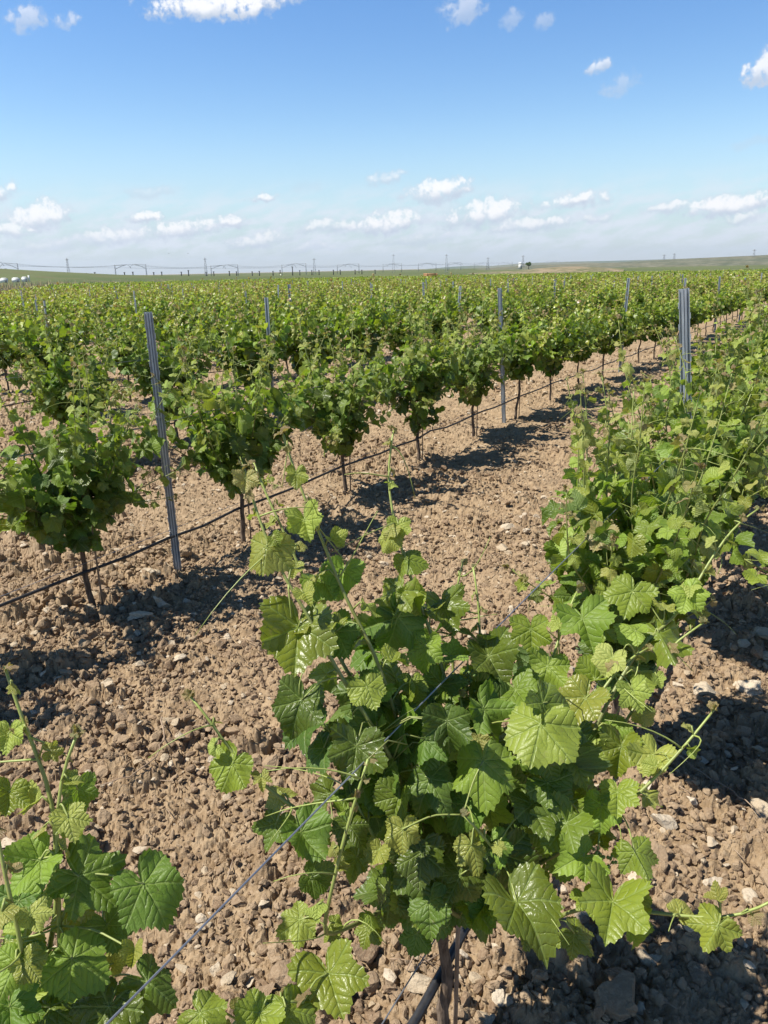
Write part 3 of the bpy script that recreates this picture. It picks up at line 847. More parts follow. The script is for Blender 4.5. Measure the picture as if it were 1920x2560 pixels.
K = 1920 / 1659.0                              # the survey below was read off a 1659-wide print
def S(lm, *p): return (lm * .74, [(x * K, y * K, d) for x, y, d in p])
def Bg(x, y, d, w, a=0, lean=0, age=.4): return (x * K, y * K, d, w * K * .90, a, lean, age)
heroA = hero_vine(field_pt(1.10, ROW0), "large glossy grapevine in the centre foreground with the trellis wire crossing its leaves", [
    S(.12, (905, 1720, 1.40), (860, 1560, 1.36), (810, 1410, 1.34), (740, 1280, 1.33), (690, 1150, 1.33), (650, 1060, 1.33), (610, 935, 1.33)),
    S(.11, (850, 1640, 1.30), (735, 1460, 1.27), (655, 1310, 1.26), (605, 1235, 1.26), (565, 1140, 1.26), (540, 1060, 1.27), (525, 1005, 1.27)),
    S(.10, (840, 1600, 1.40), (720, 1400, 1.38), (660, 1255, 1.38), (605, 1130, 1.38), (570, 1060, 1.39), (548, 1000, 1.40)),
    S(.12, (990, 1640, 1.48), (960, 1450, 1.47), (920, 1340, 1.46), (870, 1200, 1.47), (845, 1100, 1.48), (835, 1020, 1.5), (850, 930, 1.5)),
    S(.09, (1040, 1600, 1.55), (1038, 1400, 1.55), (1033, 1290, 1.56), (1022, 1225, 1.57)),
    S(.09, (985, 1560, 1.6), (975, 1380, 1.6), (985, 1270, 1.6), (1000, 1215, 1.6)),
    S(.11, (890, 1880, 1.36), (800, 1830, 1.32), (690, 1780, 1.28), (590, 1715, 1.26), (500, 1630, 1.25), (455, 1555, 1.25), (410, 1503, 1.25)),
    S(.07, (690, 2030, 1.15), (715, 1930, 1.14), (745, 1800, 1.13), (780, 1690, 1.12), (795, 1640, 1.12)),
    S(.12, (1110, 1760, 1.5), (1165, 1530, 1.52), (1200, 1400, 1.55), (1230, 1310, 1.58), (1250, 1270, 1.6)),
    S(.12, (1220, 1720, 1.5), (1310, 1520, 1.52), (1385, 1390, 1.55), (1470, 1325, 1.6), (1530, 1215, 1.62), (1590, 1130, 1.64), (1640, 1098, 1.66)),
    S(.10, (1290, 1660, 1.5), (1400, 1480, 1.55), (1440, 1400, 1.55), (1520, 1345, 1.55)),
    S(.12, (1180, 2000, 1.32), (1240, 1958, 1.27), (1330, 1962, 1.24), (1400, 1970, 1.22), (1550, 1987, 1.19), (1610, 1978, 1.17), (1680, 1940, 1.15)),
    S(.11, (1180, 1860, 1.36), (1290, 1790, 1.33), (1370, 1725, 1.32), (1430, 1665, 1.32), (1490, 1600, 1.32), (1545, 1530, 1.33)),
    S(.11, (1200, 1800, 1.45), (1240, 1600, 1.42), (1300, 1490, 1.42), (1345, 1430, 1.44), (1400, 1400, 1.46)),
    S(.12, (1000, 1990, 1.4), (930, 1930, 1.32), (830, 1850, 1.30), (760, 1720, 1.3), (725, 1600, 1.3)),
    S(.12, (1040, 1760, 1.42), (1030, 1640, 1.40), (1000, 1540, 1.42), (985, 1470, 1.46)),
    S(.10, (1120, 1950, 1.33), (1080, 1850, 1.26), (1030, 1790, 1.23), (1000, 1760, 1.22)),
], [
    Bg(643, 1375, 1.27, 180, -5, -.15, .42), Bg(648, 1525, 1.29, 125, -15, -.2, .12), Bg(1165, 1582, 1.27, 165, -10, .05, .62),
    Bg(1045, 1660, 1.25, 150, 5, -.05, .46), Bg(935, 1695, 1.28, 125, 25, -.3, .20), Bg(1120, 1968, 1.20, 180, 10, 0, .30),
    Bg(1320, 1965, 1.20, 160, -12, .05, .52), Bg(1215, 1790, 1.28, 130, -35, .3, .32), Bg(930, 1960, 1.27, 110, 10, -.7, .14),
    Bg(1545, 2010, 1.17, 105, -30, .1, .62), Bg(500, 1660, 1.24, 105, -20, -.1, .55), Bg(575, 1192, 1.25, 115, -5, 0, .70),
    Bg(660, 1132, 1.31, 88, 15, 0, .74), Bg(865, 1292, 1.43, 115, -10, -.2, .46), Bg(1148, 1370, 1.52, 95, 5, .1, .46),
    Bg(1262, 1350, 1.54, 125, 15, .1, .38), Bg(1425, 1382, 1.56, 140, 10, .1, .42), Bg(1362, 1290, 1.6, 110, -20, 0, .5),
    Bg(1490, 1290, 1.58, 85, 30, .1, .6), Bg(655, 1810, 1.24, 125, 20, .5, .24), Bg(595, 1790, 1.27, 100, -10, -.4, .18),
    Bg(640, 1995, 1.16, 95, -45, .2, .62), Bg(1020, 1835, 1.22, 90, 10, 0, .72), Bg(870, 1800, 1.20, 85, 0, 0, .74),
    Bg(1340, 1625, 1.40, 105, -10, .2, .42), Bg(1335, 1722, 1.30, 95, 5, .1, .55), Bg(1250, 1855, 1.25, 110, -60, .2, .48),
    Bg(1375, 1850, 1.25, 100, 20, .3, .42), Bg(730, 1375, 1.34, 105, 20, .3, .16), Bg(960, 1320, 1.5, 110, 10, .2, .3),
    Bg(870, 1345, 1.42, 150, 40, .3, .14), Bg(740, 1245, 1.36, 95, -10, .1, .5), Bg(700, 1265, 1.36, 100, 25, .2, .40),
    Bg(790, 1500, 1.34, 120, 25, .2, .10), Bg(860, 1590, 1.36, 150, 0, 0, .08), Bg(760, 1640, 1.33, 150, -10, 0, .06),
    Bg(1060, 1430, 1.5, 120, 20, .1, .22), Bg(1180, 1450, 1.5, 100, -15, 0, .5), Bg(1035, 1530, 1.46, 110, 40, .2, .08),
    Bg(950, 1490, 1.45, 110, -20, 0, .2), Bg(890, 1480, 1.4, 70, 0, 0, .6), Bg(1120, 1500, 1.46, 105, 30, 0, .35),
    Bg(1260, 1520, 1.42, 120, -25, 0, .66), Bg(1240, 1640, 1.36, 120, 15, 0, .5), Bg(1150, 1750, 1.30, 130, 0, 0, .14),
    Bg(1300, 1750, 1.3, 90, 0, 0, .5), Bg(900, 1880, 1.30, 130, 10, .1, .12), Bg(1000, 1750, 1.3, 120, -20, 0, .16),
    Bg(820, 1700, 1.33, 120, 10, 0, .12), Bg(1410, 1640, 1.36, 95, -20, 0, .8), Bg(1370, 1500, 1.42, 80, 20, .2, .72),
    Bg(1320, 1430, 1.45, 80, -10, 0, .85), Bg(760, 1790, 1.27, 90, 30, .1, .16), Bg(680, 1900, 1.24, 90, 60, .5, .10),
    Bg(860, 1140, 1.47, 60, 0, 0, .7), Bg(880, 1215, 1.46, 75, 30, 0, .45), Bg(840, 1165, 1.46, 60, -20, 0, .75), Bg(640, 1030, 1.31, 55, 0, .2, .65),
    Bg(530, 1040, 1.26, 60, 0, 0, .92), Bg(1070, 1830, 1.26, 90, 20, 0, .4), Bg(990, 1900, 1.27, 110, -25, 0, .18), Bg(1190, 1700, 1.31, 110, 40, .2, .2),
], 21, GROUP_NEAR, (120, .31, .24, .40, .98, .098, .02), .5,
    [(905 * K, 1935 * K, 1.3), (1010 * K, 1465 * K, 1.46), (1055 * K, 1520 * K, 1.5), (1290 * K, 1850 * K, 1.3)], ((230, 2560), (1170, 1610)))

heroB = hero_vine(field_pt(-.02, ROW0), "grapevine cut off by the bottom left corner, long upright shoots with curling tendrils", [
    S(.13, (150, 2600, 1.0), (130, 2180, .95), (128, 1950, .93), (120, 1800, .92), (130, 1650, .92), (165, 1590, .92)),
    S(.11, (125, 1990, .97), (118, 1720, .96), (62, 1590, .95), (35, 1520, .95), (10, 1440, .95)),
    S(.13, (60, 2600, .92), (55, 2150, .88), (50, 2050, .87), (12, 1900, .86), (-10, 1780, .86)),
    S(.12, (300, 2500, .95), (250, 2250, .95), (215, 2120, .97), (222, 1990, 1.0), (225, 1950, 1.0)),
    S(.11, (330, 2600, .92), (460, 2250, .93), (540, 2170, .94), (600, 2150, .95), (655, 2165, .96)),
    S(.12, (-150, 2300, .95), (-90, 2000, .95), (-40, 1780, .96), (-20, 1650, .96)),
], [
    Bg(318, 1925, .93, 160, 25, .2, .22), Bg(185, 1905, .92, 170, 50, .3, .20), Bg(80, 1870, .92, 130, -30, -.2, .45),
    Bg(150, 1775, .91, 85, 15, 0, .80), Bg(170, 1715, .94, 95, 10, .3, .34), Bg(20, 1590, .94, 75, 0, 0, .72), Bg(68, 1985, .86, 75, 10, 0, .82),
    Bg(170, 2080, .90, 150, 60, .1, .40), Bg(85, 2100, .92, 130, -20, 0, .35), Bg(110, 2190, .90, 140, 10, 0, .30), Bg(330, 2130, .92, 140, 50, .4, .12),
    Bg(715, 2120, 1.0, 165, 20, .1, .50), Bg(440, 2200, .90, 120, 40, 0, .50), Bg(620, 2190, .94, 130, 10, .2, .45), Bg(30, 2090, .86, 110, -20, 0, .5),
    Bg(290, 2060, .90, 55, 0, 0, .8), Bg(20, 1720, .95, 90, -10, 0, .5), Bg(230, 2190, .9, 150, -20, 0, .16), Bg(20, 2190, .86, 140, 0, 0, .2),
    Bg(555, 2200, .93, 110, -30, 0, .55), Bg(40, 1960, .93, 120, 0, -.2, .1), Bg(235, 2010, .97, 110, 20, .2, .2),
], 33, GROUP_NEAR, (40, .38, .26, .38, .80, .10, -.05), .5)

def build_heroC():
    r = np.random.RandomState(52)
    o = root('grapevine', field_pt(2.36, ROW0 + .06), "dense light green grapevine standing in front of the tall right-hand grey post", 'grapevine', GROUP_NEAR, ROW_ANGLE)
    tb, sb, L = vine_geometry(r, 0, nshoot=24, nfill=320, top=1.20, wx=.44, wy=.30, low=.32, leafmax=.098)
    obj('trunk', tb.mesh('trunk', M_BARK), o); obj('branchwork', sb.mesh('branchwork', M_STEM), o)
    obj('crown', foliage_mesh(L, 0, r), o)
build_heroC()

# ------------------------------------------------------------------ steel trellis posts
def post_mesh(hgt, below=.25, detail=True):
    prof = np.array([[-.031, .006], [-.031, .020], [-.019, .020], [-.014, .003], [-.0045, .003], [0, .010], [.0045, .003], [.014, .003], [.019, .020], [.031, .020], [.031, .006]])
    prof = (prof - [0, .012]) * [.86, 1.0]; t = .0018
    dd = np.gradient(prof, axis=0); nn = np.stack([dd[:, 1], -dd[:, 0]], -1); nn /= np.linalg.norm(nn, axis=1)[:, None]
    ring = np.concatenate([prof + nn * t, (prof - nn * t)[::-1]]); m = len(ring)
    b = Bag()
    body = ring[1:-1] if False else ring
    v = np.concatenate([np.c_[body, np.full(m, -below)], np.c_[body, np.full(m, hgt)]])
    j = np.arange(m); k = (j + 1) % m
    b.add(v, np.stack([j, k, m + k, m + j], -1))
    h = len(prof)
    cap = [[m + a, m + a + 1, m + m - 2 - a, m + m - 1 - a] for a in range(h - 1)]
    b.add(v, cap)
    if detail:                                # punched hooks standing off both edges, alternating
        for s in (-1, 1):
            for q in range(int(hgt / .1)):
                z = .12 + q * .1 + (.05 if s > 0 else 0)
                if z > hgt - .04: continue
                b.box((s * .0300, -.002, z), (.006, .010, .018)); b.box((s * .0318, -.002, z + .012), (.0035, .010, .012))
    return b
GROUP_POST = "galvanised steel trellis posts"
PM_NEAR = post_mesh(1.5).mesh('post', M_STEEL, False); PM_FAR = post_mesh(1.4, detail=False).mesh('post', M_STEEL, False)
def post(base_px, top_px, hgt, label, wide=1.0):
    """a post set by its foot on the ground and its lean"""
    r = ray(*base_px); P = EYE + r * (-EYE[2] / r[2])
    r2 = ray(*top_px); lo = None
    # lean sideways only: top lies at the height hgt, depth as the foot
    d = (P - EYE) @ _f
    best = min(np.linspace(d * .8, d * 1.25, 400), key=lambda q: abs(np.linalg.norm(EYE + r2 * q - P) - hgt) + .2 * abs((EYE + r2 * q)[1] - P[1]))
    T = EYE + r2 * best
    z = Vector(T - P).normalized()
    o = obj('trellis_post', PM_NEAR, None, P)
    tocam = Vector((-P[0], -P[1], 0)).normalized()
    y = (tocam * -1); x = y.cross(z).normalized(); y = z.cross(x)
    o.matrix_world = Matrix((( x[0], y[0], z[0], P[0]), (x[1], y[1], z[1], P[1]), (x[2], y[2], z[2], P[2]), (0, 0, 0, 1)))
    o.scale = (wide, 1, np.linalg.norm(T - P) / 1.5)
    tag(o, label, 'trellis post', GROUP_POST)
    tb = Bag()
    for zz in (.93, .25):
        th = np.linspace(0, 2 * np.pi, 13)
        tb.tube(np.stack([.036 * np.cos(th), .016 * np.sin(th), np.full(13, zz) + .003 * np.sin(2 * th)], -1), .0014, 4)
    tb.build('wire_tie', M_WIRE, o)
    return o, P, T
post((1724, 1450), (1710, 722), 1.56, "tall ridged grey steel post at the right, nearest and widest of the posts", .88)
post((445, 1425), (370, 780), 1.5, "leaning ridged grey steel post at the left, its foot bare beside the black hose", .78)
post((1260, 1052), (1249, 720), 1.46, "slim grey steel post in the hose row, foot bare on the soil at mid-distance", .8)
n_post = [0]
def far_post(P, label=None, hgt=1.0):
    o = obj('trellis_post', PM_FAR, None, P + np.array([0, 0, base_z(P[0], P[1])]))
    r = np.random.RandomState(int(abs(P[0] * 131 + P[1] * 17)) % 9999)
    o.rotation_euler = (r.normal(0, .03), r.normal(0, .04), ROW_ANGLE + math.pi / 2 + r.normal(0, .3)); o.scale = (.8, 1, hgt)
    return tag(o, label or "thin grey post top poking out of the green canopy far behind the hose row", 'trellis post', GROUP_POST)
FARLAB = {(2, 0): "grey post standing in foliage right of the leaning left post, one row behind it",
          (3, 0): "grey post standing in foliage left of the leaning left post, two rows behind it"}
rp = np.random.RandomState(4)
r3 = ray(175, 1040); P3 = EYE + r3 * (-EYE[2] / r3[2]); s3 = P3 @ RD
for k in range(0, 28):
    o_ = ROW0 + PITCH_ROW * k
    s0 = {0: 4.15, 1: 2.85, 2: 7.01, 3: s3}.get(k, rp.uniform(0, 5.03))
    for i in range(-12, 26):
        if (k, i) in ((0, 0), (1, 0), (1, 1)): continue
        P = field_pt(s0 + 5.03 * i, o_)
        if P[1] < 2 or not in_view(P + [0, 0, 1.3], 10): continue
        r = math.hypot(P[0], P[1])
        if r > 62 or P[0] < -16.5 - .34 * (P[1] - 26): continue
        if (k, i) == (0, 1): continue
        lab = FARLAB.get((k, i))
        if k == 0: lab = "small grey post far along the nearest row at the right edge"
        if k == 1: lab = "grey post further along the hose row, among its shrinking bare trunks"
        far_post(P, lab, rp.uniform(.98, 1.10))
        n_post[0] += 1
print('posts', n_post[0], 'vines', count, 'far', len(far))

# ------------------------------------------------------------------ wires, hoses, stakes
def line_along(o, z, s0, s1, sag, step, jitter, r):
    s = np.arange(s0, s1, step); n = len(s)
    P = np.array([field_pt(a, o, z) for a in s])
    P[:, 2] += base_z(P[:, 0], P[:, 1]) - sag * np.abs(np.sin(s * math.pi / 1.2)) + r.normal(0, jitter, n)
    P += RN * r.normal(0, jitter, n)[:, None]
    return P
rw = np.random.RandomState(8)
names = {0: "the nearest row", 1: "the second row", 2: "the third row", 3: "the fourth row"}
for k in range(0, 4):
    o_ = ROW0 + PITCH_ROW * k
    b = Bag(); b.tube(line_along(o_, .215 if k == 0 else .235, -2 if k < 2 else -6, 40, .02, .3, .006, rw), .0105 if k == 0 else .0085, 8)
    tag(b.build('drip_hose', M_HOSE), ["thick black drip hose low under the centre foreground vine", "long black drip hose rising across the bare soil past the left post",
        "black drip hose seen low between the vines behind the left post", "black drip hose glimpsed at the left edge two rows behind the left post"][k], 'hose', 'drip irrigation hoses')
    b = Bag(); b.tube(line_along(o_, .945 if k == 0 else .90, -2 if k < 2 else -6, 40, .004, .6, .002, rw), .0016, 6)
    tag(b.build('trellis_wire', M_WIRE), ["taut grey wire slanting across the foreground from the bottom left", "grey wire threading through the crowns of the second row",
        "grey wire threading through the crowns of the third row", "grey wire glimpsed in the crowns of the fourth row"][k], 'wire', 'trellis wires')
b = Bag(); b.tube(line_along(ROW0 + .03, .40, -2, 30, .004, .6, .002, rw), .0014, 6)
tag(b.build('trellis_wire', M_WIRE), "thin lower wire beside the black hose under the centre foreground vine", 'wire', 'trellis wires')
b = Bag(); b.tube(line_along(ROW0 + PITCH_ROW, .265, -2, 30, .003, .6, .002, rw), .0014, 6)
tag(b.build('trellis_wire', M_WIRE), "thin wire carrying the black hose along the second row", 'wire', 'trellis wires')
STAKE = {0: ["thin brown stake beside the trunk of the centre foreground vine", "thin brown stake under the dense vine before the right post"],
         1: ["thin stake beside the trunk of the vine at the left edge", "thin stake beside the trunk right of the leaning left post", "thin stake at the vine second right of the left post",
             "thin stake at the vine third right of the left post", "thin stake at the vine left of the mid-distance post", "thin stake at the vine right of the mid-distance post"]}
for k in (0, 1):
    for i, lab in enumerate(STAKE[k]):
        P = field_pt(ROW_START[k] + SPACING * i + .045, ROW0 + PITCH_ROW * k + .02)
        b = Bag(); b.tube([[0, 0, -.1], [.004, 0, .3], [rw.normal(0, .02), rw.normal(0, .02), .78]], .0052, 7)
        tag(b.build('vine_stake', M_TWIG, None, P), lab, 'stake', 'stakes beside the trunks')
def twig(pts, lab):
    b = Bag(); P = []
    for (x, y) in pts:
        r = ray(x, y); g = EYE + r * (-EYE[2] / r[2]); g[2] = .035 + soil_height(g[:1], g[1:2])[0]; P.append(g)
    P = np.array(P); c = P[0].copy(); Q, _ = smooth_path(P - c, 18)
    b.tube(Q + rw.normal(0, .003, Q.shape), np.linspace(.0035, .0018, 18), 5)
    tag(b.build('dry_twig', M_TWIG, None, c), lab, 'twig', 'dry prunings on the soil')
twig([(405, 1800), (415, 1860), (385, 1930), (330, 1965), (230, 1972)], "curved dry twig lying on open soil left of the centre foreground vine")
twig([(1640, 1890), (1720, 1920), (1830, 1990), (1900, 2050)], "dry twig lying in the shade right of the centre foreground vine")
twig([(180, 1440), (230, 1480), (275, 1500)], "short dry twig by the trunk of the vine at the left edge")

def straw():
    r = np.random.RandomState(12); b = Bag()
    for q in range(170):
        rr = 1.2 + 8 * r.uniform() ** 1.2; a = r.uniform(R_(-30), R_(34)); x, y = rr * math.sin(a), rr * math.cos(a)
        z = soil_height(np.array([x]), np.array([y]))[0] + .018; ln = r.uniform(.03, .13); an = r.uniform(0, 6.28); d = np.array([math.cos(an), math.sin(an), r.normal(0, .15)])
        c = np.array([x, y, z]); b.tube([c - d * ln / 2, c + r.normal(0, ln * .06, 3), c + d * ln / 2], [.0018, .0022, .0012], 4)
    tag(b.build('straw', M_TWIG), "bits of dry straw and prunings scattered over the tilled soil", None, None, 'stuff')
straw()

# single larger stones that stand out on the soil
def stone(px, py, wpx, lab, m, seed):
    r = np.random.RandomState(seed); sh, f = rock_shapes(r, 3, 1, .5)
    q = ray(px, py); P = EYE + q * (-EYE[2] / q[2]); d = (P - EYE) @ _f
    s = wpx * d / F * .5
    v = sh[0] * s * [1, .9, .62]
    me = mesh('stone', v, [f], m, False, None, np.tile([[r.uniform(.4, 1), .5, .5]], (len(v), 1)))
    P[2] = soil_height(P[:1], P[1:2])[0] + s * .25
    o = obj('stone', me, None, P); o.rotation_euler = (0, 0, r.uniform(0, 6)); tag(o, lab, 'stone', 'larger stones on the soil')
stone(1760, 1725, 110, "largest pale stone at the edge of the shade right of the foreground vine", M_STONE, 1)
stone(350, 1540, 60, "rounded grey stone in the shade of the vine at the left edge", M_STONE, 2)
stone(278, 1762, 56, "rounded brown stone on open soil near the left tendrils", M_CLOD, 3)
stone(400, 1505, 66, "broad pale stone at the edge of the shadow below the leaning post", M_STONE, 4)
stone(1545, 2500, 130, "broad dark clod at the bottom edge in the shade of the centre vine", M_CLOD, 5)
stone(1880, 1705, 80, "pale flat stone at the right edge beside the shaded strip", M_STONE, 6)
stone(470, 1395, 55, "blocky brown clod against the foot of the leaning left post", M_CLOD, 7)

# ------------------------------------------------------------------ land beyond the vines
def ground_dir(x): 
    r = ray(x, 690); return np.array([r[0], r[1], 0]) / math.hypot(r[0], r[1])
def crest(name, m, pts, D, depth, drop=None):
    """land rising to a crest that stands D metres off; pts are survey readings of its skyline"""
    V = []; n = len(pts); rows = 9
    for (x, y) in pts:
        r = ray(x, y); r = r / math.hypot(r[0], r[1]); top = EYE[2] + r[2] * D
        u = np.array([r[0], r[1], 0])
        for q in range(rows):
            f = q / (rows - 1)
            dist = D - depth * (1 - f) if f <= .75 else D + depth * (f - .75) * 2
            g = float(base_z(u[0] * dist, u[1] * dist)) - .5
            hh = g + (top - g) * math.sin(min(1, f / .75) * math.pi / 2) if f <= .75 else top - (top - g) * ((f - .75) / .25) ** 2
            V.append(u * dist + [0, 0, hh])
    V = np.array(V)
    q = []
    for i in range(n - 1):
        for k in range(rows - 1):
            a = i * rows + k; q.append([a, a + 1, a + rows + 1, a + rows][::-1])
    structure(obj(name, mesh(name, V, [np.array(q)], m, True)))
def land_material(name, a, b, c, s):
    m, t, out = mat(name)
    geo = t.new('ShaderNodeNewGeometry'); P = geo.outputs['Position']
    mp = t.new('ShaderNodeMapping'); mp.inputs['Scale'].default_value = (1, .35, 4); t.l.new(P, mp.inputs[0])
    n = t.noise(mp.outputs[0], s, 6, .6); n2 = t.noise(P, s * 7, 4)
    col = t.mix(t.rng(n, .42, .58), rgb(*a), rgb(*b)); col = t.mix(t.m('MULTIPLY', t.rng(n2, .48, .66), .75), col, rgb(*c))
    principled(t, out, col, .95, spec=.1); return m
M_CROP = land_material("green_crop", (.085, .110, .042), (.115, .135, .055), (.13, .12, .06), .02)
M_HILLG = land_material("dry_green_slope", (.085, .10, .065), (.125, .125, .08), (.28, .25, .19), .016)
M_BANK = land_material("earth_bank", (.24, .19, .12), (.13, .13, .065), (.34, .26, .18), .06)
M_BLUE = land_material("far_ridge", (.10, .13, .09), (.16, .16, .10), (.08, .11, .07), .002)
def crop_field():
    th = np.linspace(R_(-40), R_(45), 120); r = np.geomspace(72, 2600, 40)
    X = r[:, None] * np.sin(th); Y = r[:, None] * np.cos(th); Z = base_z(X, Y) + .10 + .0002 * r[:, None]
    i = np.arange(39)[:, None] * 120; j = np.arange(119)[None]
    q = np.stack([i + j, i + 120 + j, i + 121 + j, i + 1 + j], -1).reshape(-1, 4)
    structure(obj('crop_field', mesh('crop_field', np.stack([X, Y, Z], -1).reshape(-1, 3), [q], M_CROP, True)))
crop_field()
crest('field_rise', M_CROP, [(-500, 664), (-200, 668), (0, 675), (140, 681), (300, 687), (480, 689), (700, 688), (900, 685), (1040, 682), (1200, 683)], 330, 190)
crest('blue_ridge', M_BLUE, [(850, 684), (930, 680), (1000, 676), (1060, 673), (1130, 667), (1190, 664), (1230, 665), (1280, 661), (1340, 658), (1420, 655), (1520, 653), (1700, 648), (2100, 640)], 5200, 1500)
crest('hill', M_HILLG, [(1150, 676), (1250, 668), (1340, 663), (1440, 660), (1540, 657), (1600, 654), (1700, 649), (1800, 645), (1920, 640), (2100, 634), (2500, 630)], 1300, 700)
crest('earth_bank', M_BANK, [(1120, 688), (1160, 684), (1230, 679), (1300, 676), (1340, 671), (1400, 667), (1450, 666), (1500, 668), (1560, 672)], 330, 60)
def ground_at(x, D, y=690):
    r = ray(x, y); u = np.array([r[0], r[1], 0]) / math.hypot(r[0], r[1]); P = u * D
    P[2] = base_z(P[0], P[1]) ; return P
def dry_grass():
    r = np.random.RandomState(3); n = 6000
    px = r.uniform(-120, 175, n) + r.uniform(0, 330, n) * (r.uniform(size=n) < .3); D = r.uniform(55, 165, n)
    P = np.array([ground_at(a, d) for a, d in zip(px, D)]); f = np.clip((D - 140) / 190, 0, 1)
    P[:, 2] += np.maximum(.1 + .0002 * D, -.5 + 5.4 * np.sin(f / .75 * math.pi / 2))
    h = r.uniform(.5, 1.1, n); a = r.uniform(0, 6.28, n); w = .07
    dx = np.stack([np.cos(a), np.sin(a), np.zeros(n)], -1) * w
    tip = P + np.stack([r.normal(0, .12, n), r.normal(0, .12, n), h], -1)
    v = np.stack([P - dx, P + dx, tip], 1).reshape(-1, 3)
    o = obj('dry_grass', mesh('dry_grass', v, [np.arange(3 * n).reshape(-1, 3)], flat_material("straw", (.42, .31, .17), (.52, .41, .24), .9), False))
    tag(o, "strip of dry straw-coloured grass at the left end of the vineyard", None, None, 'stuff')
dry_grass()

# ------------------------------------------------------------------ railway, power line and far buildings
M_MAST = flat_material("grey_mast", (.24, .26, .29), (.30, .32, .34), .6)
M_DARK = flat_material("dark_post", (.05, .052, .055), (.07, .07, .07), .8)
M_WHITE = flat_material("white_paint", (.78, .78, .76), (.70, .70, .68), .6)
M_RUST = flat_material("orange_panel", (.48, .22, .10), (.40, .19, .09), .8)
M_WALL = flat_material("pale_wall", (.66, .64, .60), (.58, .56, .52), .8)
M_ROOF = flat_material("grey_roof", (.22, .22, .23), (.28, .27, .26), .8)
def height_at(x, y, D):
    r = ray(x, y); return EYE[2] + r[2] / math.hypot(r[0], r[1]) * D
def bearing_side(P): u = unit([P[0], P[1], 0]); return np.array([u[1], -u[0], 0])
MASTS = [(48, 658, -1, 400), (-30, 655, 1, 400), (290, 662, 1, 400), (367, 660, -1, 400), (529, 664, 1, 460), (596, 661, -1, 460), (706, 662, 1, 515), (766, 658, -1, 515), (844, 662, 1, 570), (898, 659, -1, 570),
         (958, 661, 1, 660), (1004, 658, -1, 660), (1046, 658, 1, 700), (1090, 657, -1, 700), (1122, 657, 1, 780), (1152, 656, -1, 800), (1185, 657, 1, 900), (1280, 655, -1, 1000), (1366, 653, 1, 1100)]
def catenary_mast(x, ytop, arm, D):
    P = ground_at(x, D); h = height_at(x, ytop, D) - P[2]; sd = bearing_side(P)
    o = root('catenary_mast', P, None, 'railway mast', "overhead line masts along the railway")
    k = D / F
    lab = "grey railway mast with a curved arm, one of the pairs shrinking along the skyline"
    lab = {48: "railway mast with a long arm reaching left, leftmost whole mast above the white sheds", 290: "railway mast with arm slanting up right, first right of the leftmost pylon",
           367: "railway mast with arm reaching left, second right of the leftmost pylon"}.get(x, lab)
    o['label'] = lab
    b = Bag()
    for e in (-1, 1): b.tube([sd * e * .22, sd * e * .12 + [0, 0, h]], .10, 5)
    for q in range(9): b.tube([sd * (-.2 if q % 2 else .2) + [0, 0, h * q / 9], sd * (.2 if q % 2 else -.2) + [0, 0, h * (q + 1) / 9]], .05, 4)
    b.build('mast', M_MAST, o)
    b = Bag(); e = sd * arm * 26 * k + np.array([0, 0, h * 1.0])
    b.tube([np.array([0, 0, h * .72]), e * .55 + [0, 0, h * .36], e], .11, 5); b.tube([np.array([0, 0, h * .98]), e], .06, 4)
    b.tube([e, e + sd * arm * 5 * k + [0, 0, -3 * k], e + sd * arm * 8 * k + [0, 0, -8 * k]], .09, 4)
    b.build('cantilever_arm', M_MAST, o)
    return e + P
ends = [catenary_mast(*m) for m in MASTS]
def wire_run(idx, z, lab):
    b = Bag(); pts = []
    for a, c in zip(idx[:-1], idx[1:]):
        A, C = ends[a] + [0, 0, z], ends[c] + [0, 0, z]
        for u in np.linspace(0, 1, 9)[:-1]: pts.append(A + (C - A) * u - np.array([0, 0, 1.6 * 4 * u * (1 - u)]) * (1 if z > -1 else .2))
    pts.append(ends[idx[-1]] + [0, 0, z])
    b.tube(pts, .045, 4); tag(b.build('overhead_wire', M_MAST), lab, 'wire', 'overhead railway wires')
wire_run([1, 2, 4, 6, 8, 10, 12, 14, 16, 18], 0, "sagging carrier wire along the nearer line of railway masts")
wire_run([1, 2, 4, 6, 8, 10, 12, 14, 16, 18], -1.5, "straighter contact wire hung below the nearer carrier wire")
wire_run([0, 3, 5, 7, 9, 11, 13, 15, 17], 0, "sagging carrier wire along the farther line of railway masts")
PYL = [(173, 646, 706, 280), (516, 645, 703, 300), (787, 646, 692, 330), (984, 636, 684, 380), (1116, 636, 680, 430), (1219, 644, 668, 700), (1306, 639, 668, 800), (1656, 637, 652, 1200), (1681, 634, 650, 1250), (1878, 624, 646, 900)]
PL = ["leftmost slim lattice pylon rising above the green slope and white sheds", "slim lattice pylon rising from the vine tops left of centre", "slim lattice pylon just left of the picture's middle",
      "tall slim lattice pylon just right of the picture's middle", "tall slim lattice pylon above the orange panel", "small faint pylon left of the white tower", "small faint pylon just right of the white tower",
      "left of two tiny pylons on the right-hand hill", "right of two tiny pylons on the right-hand hill", "lone pole on the ridge at the far right"]
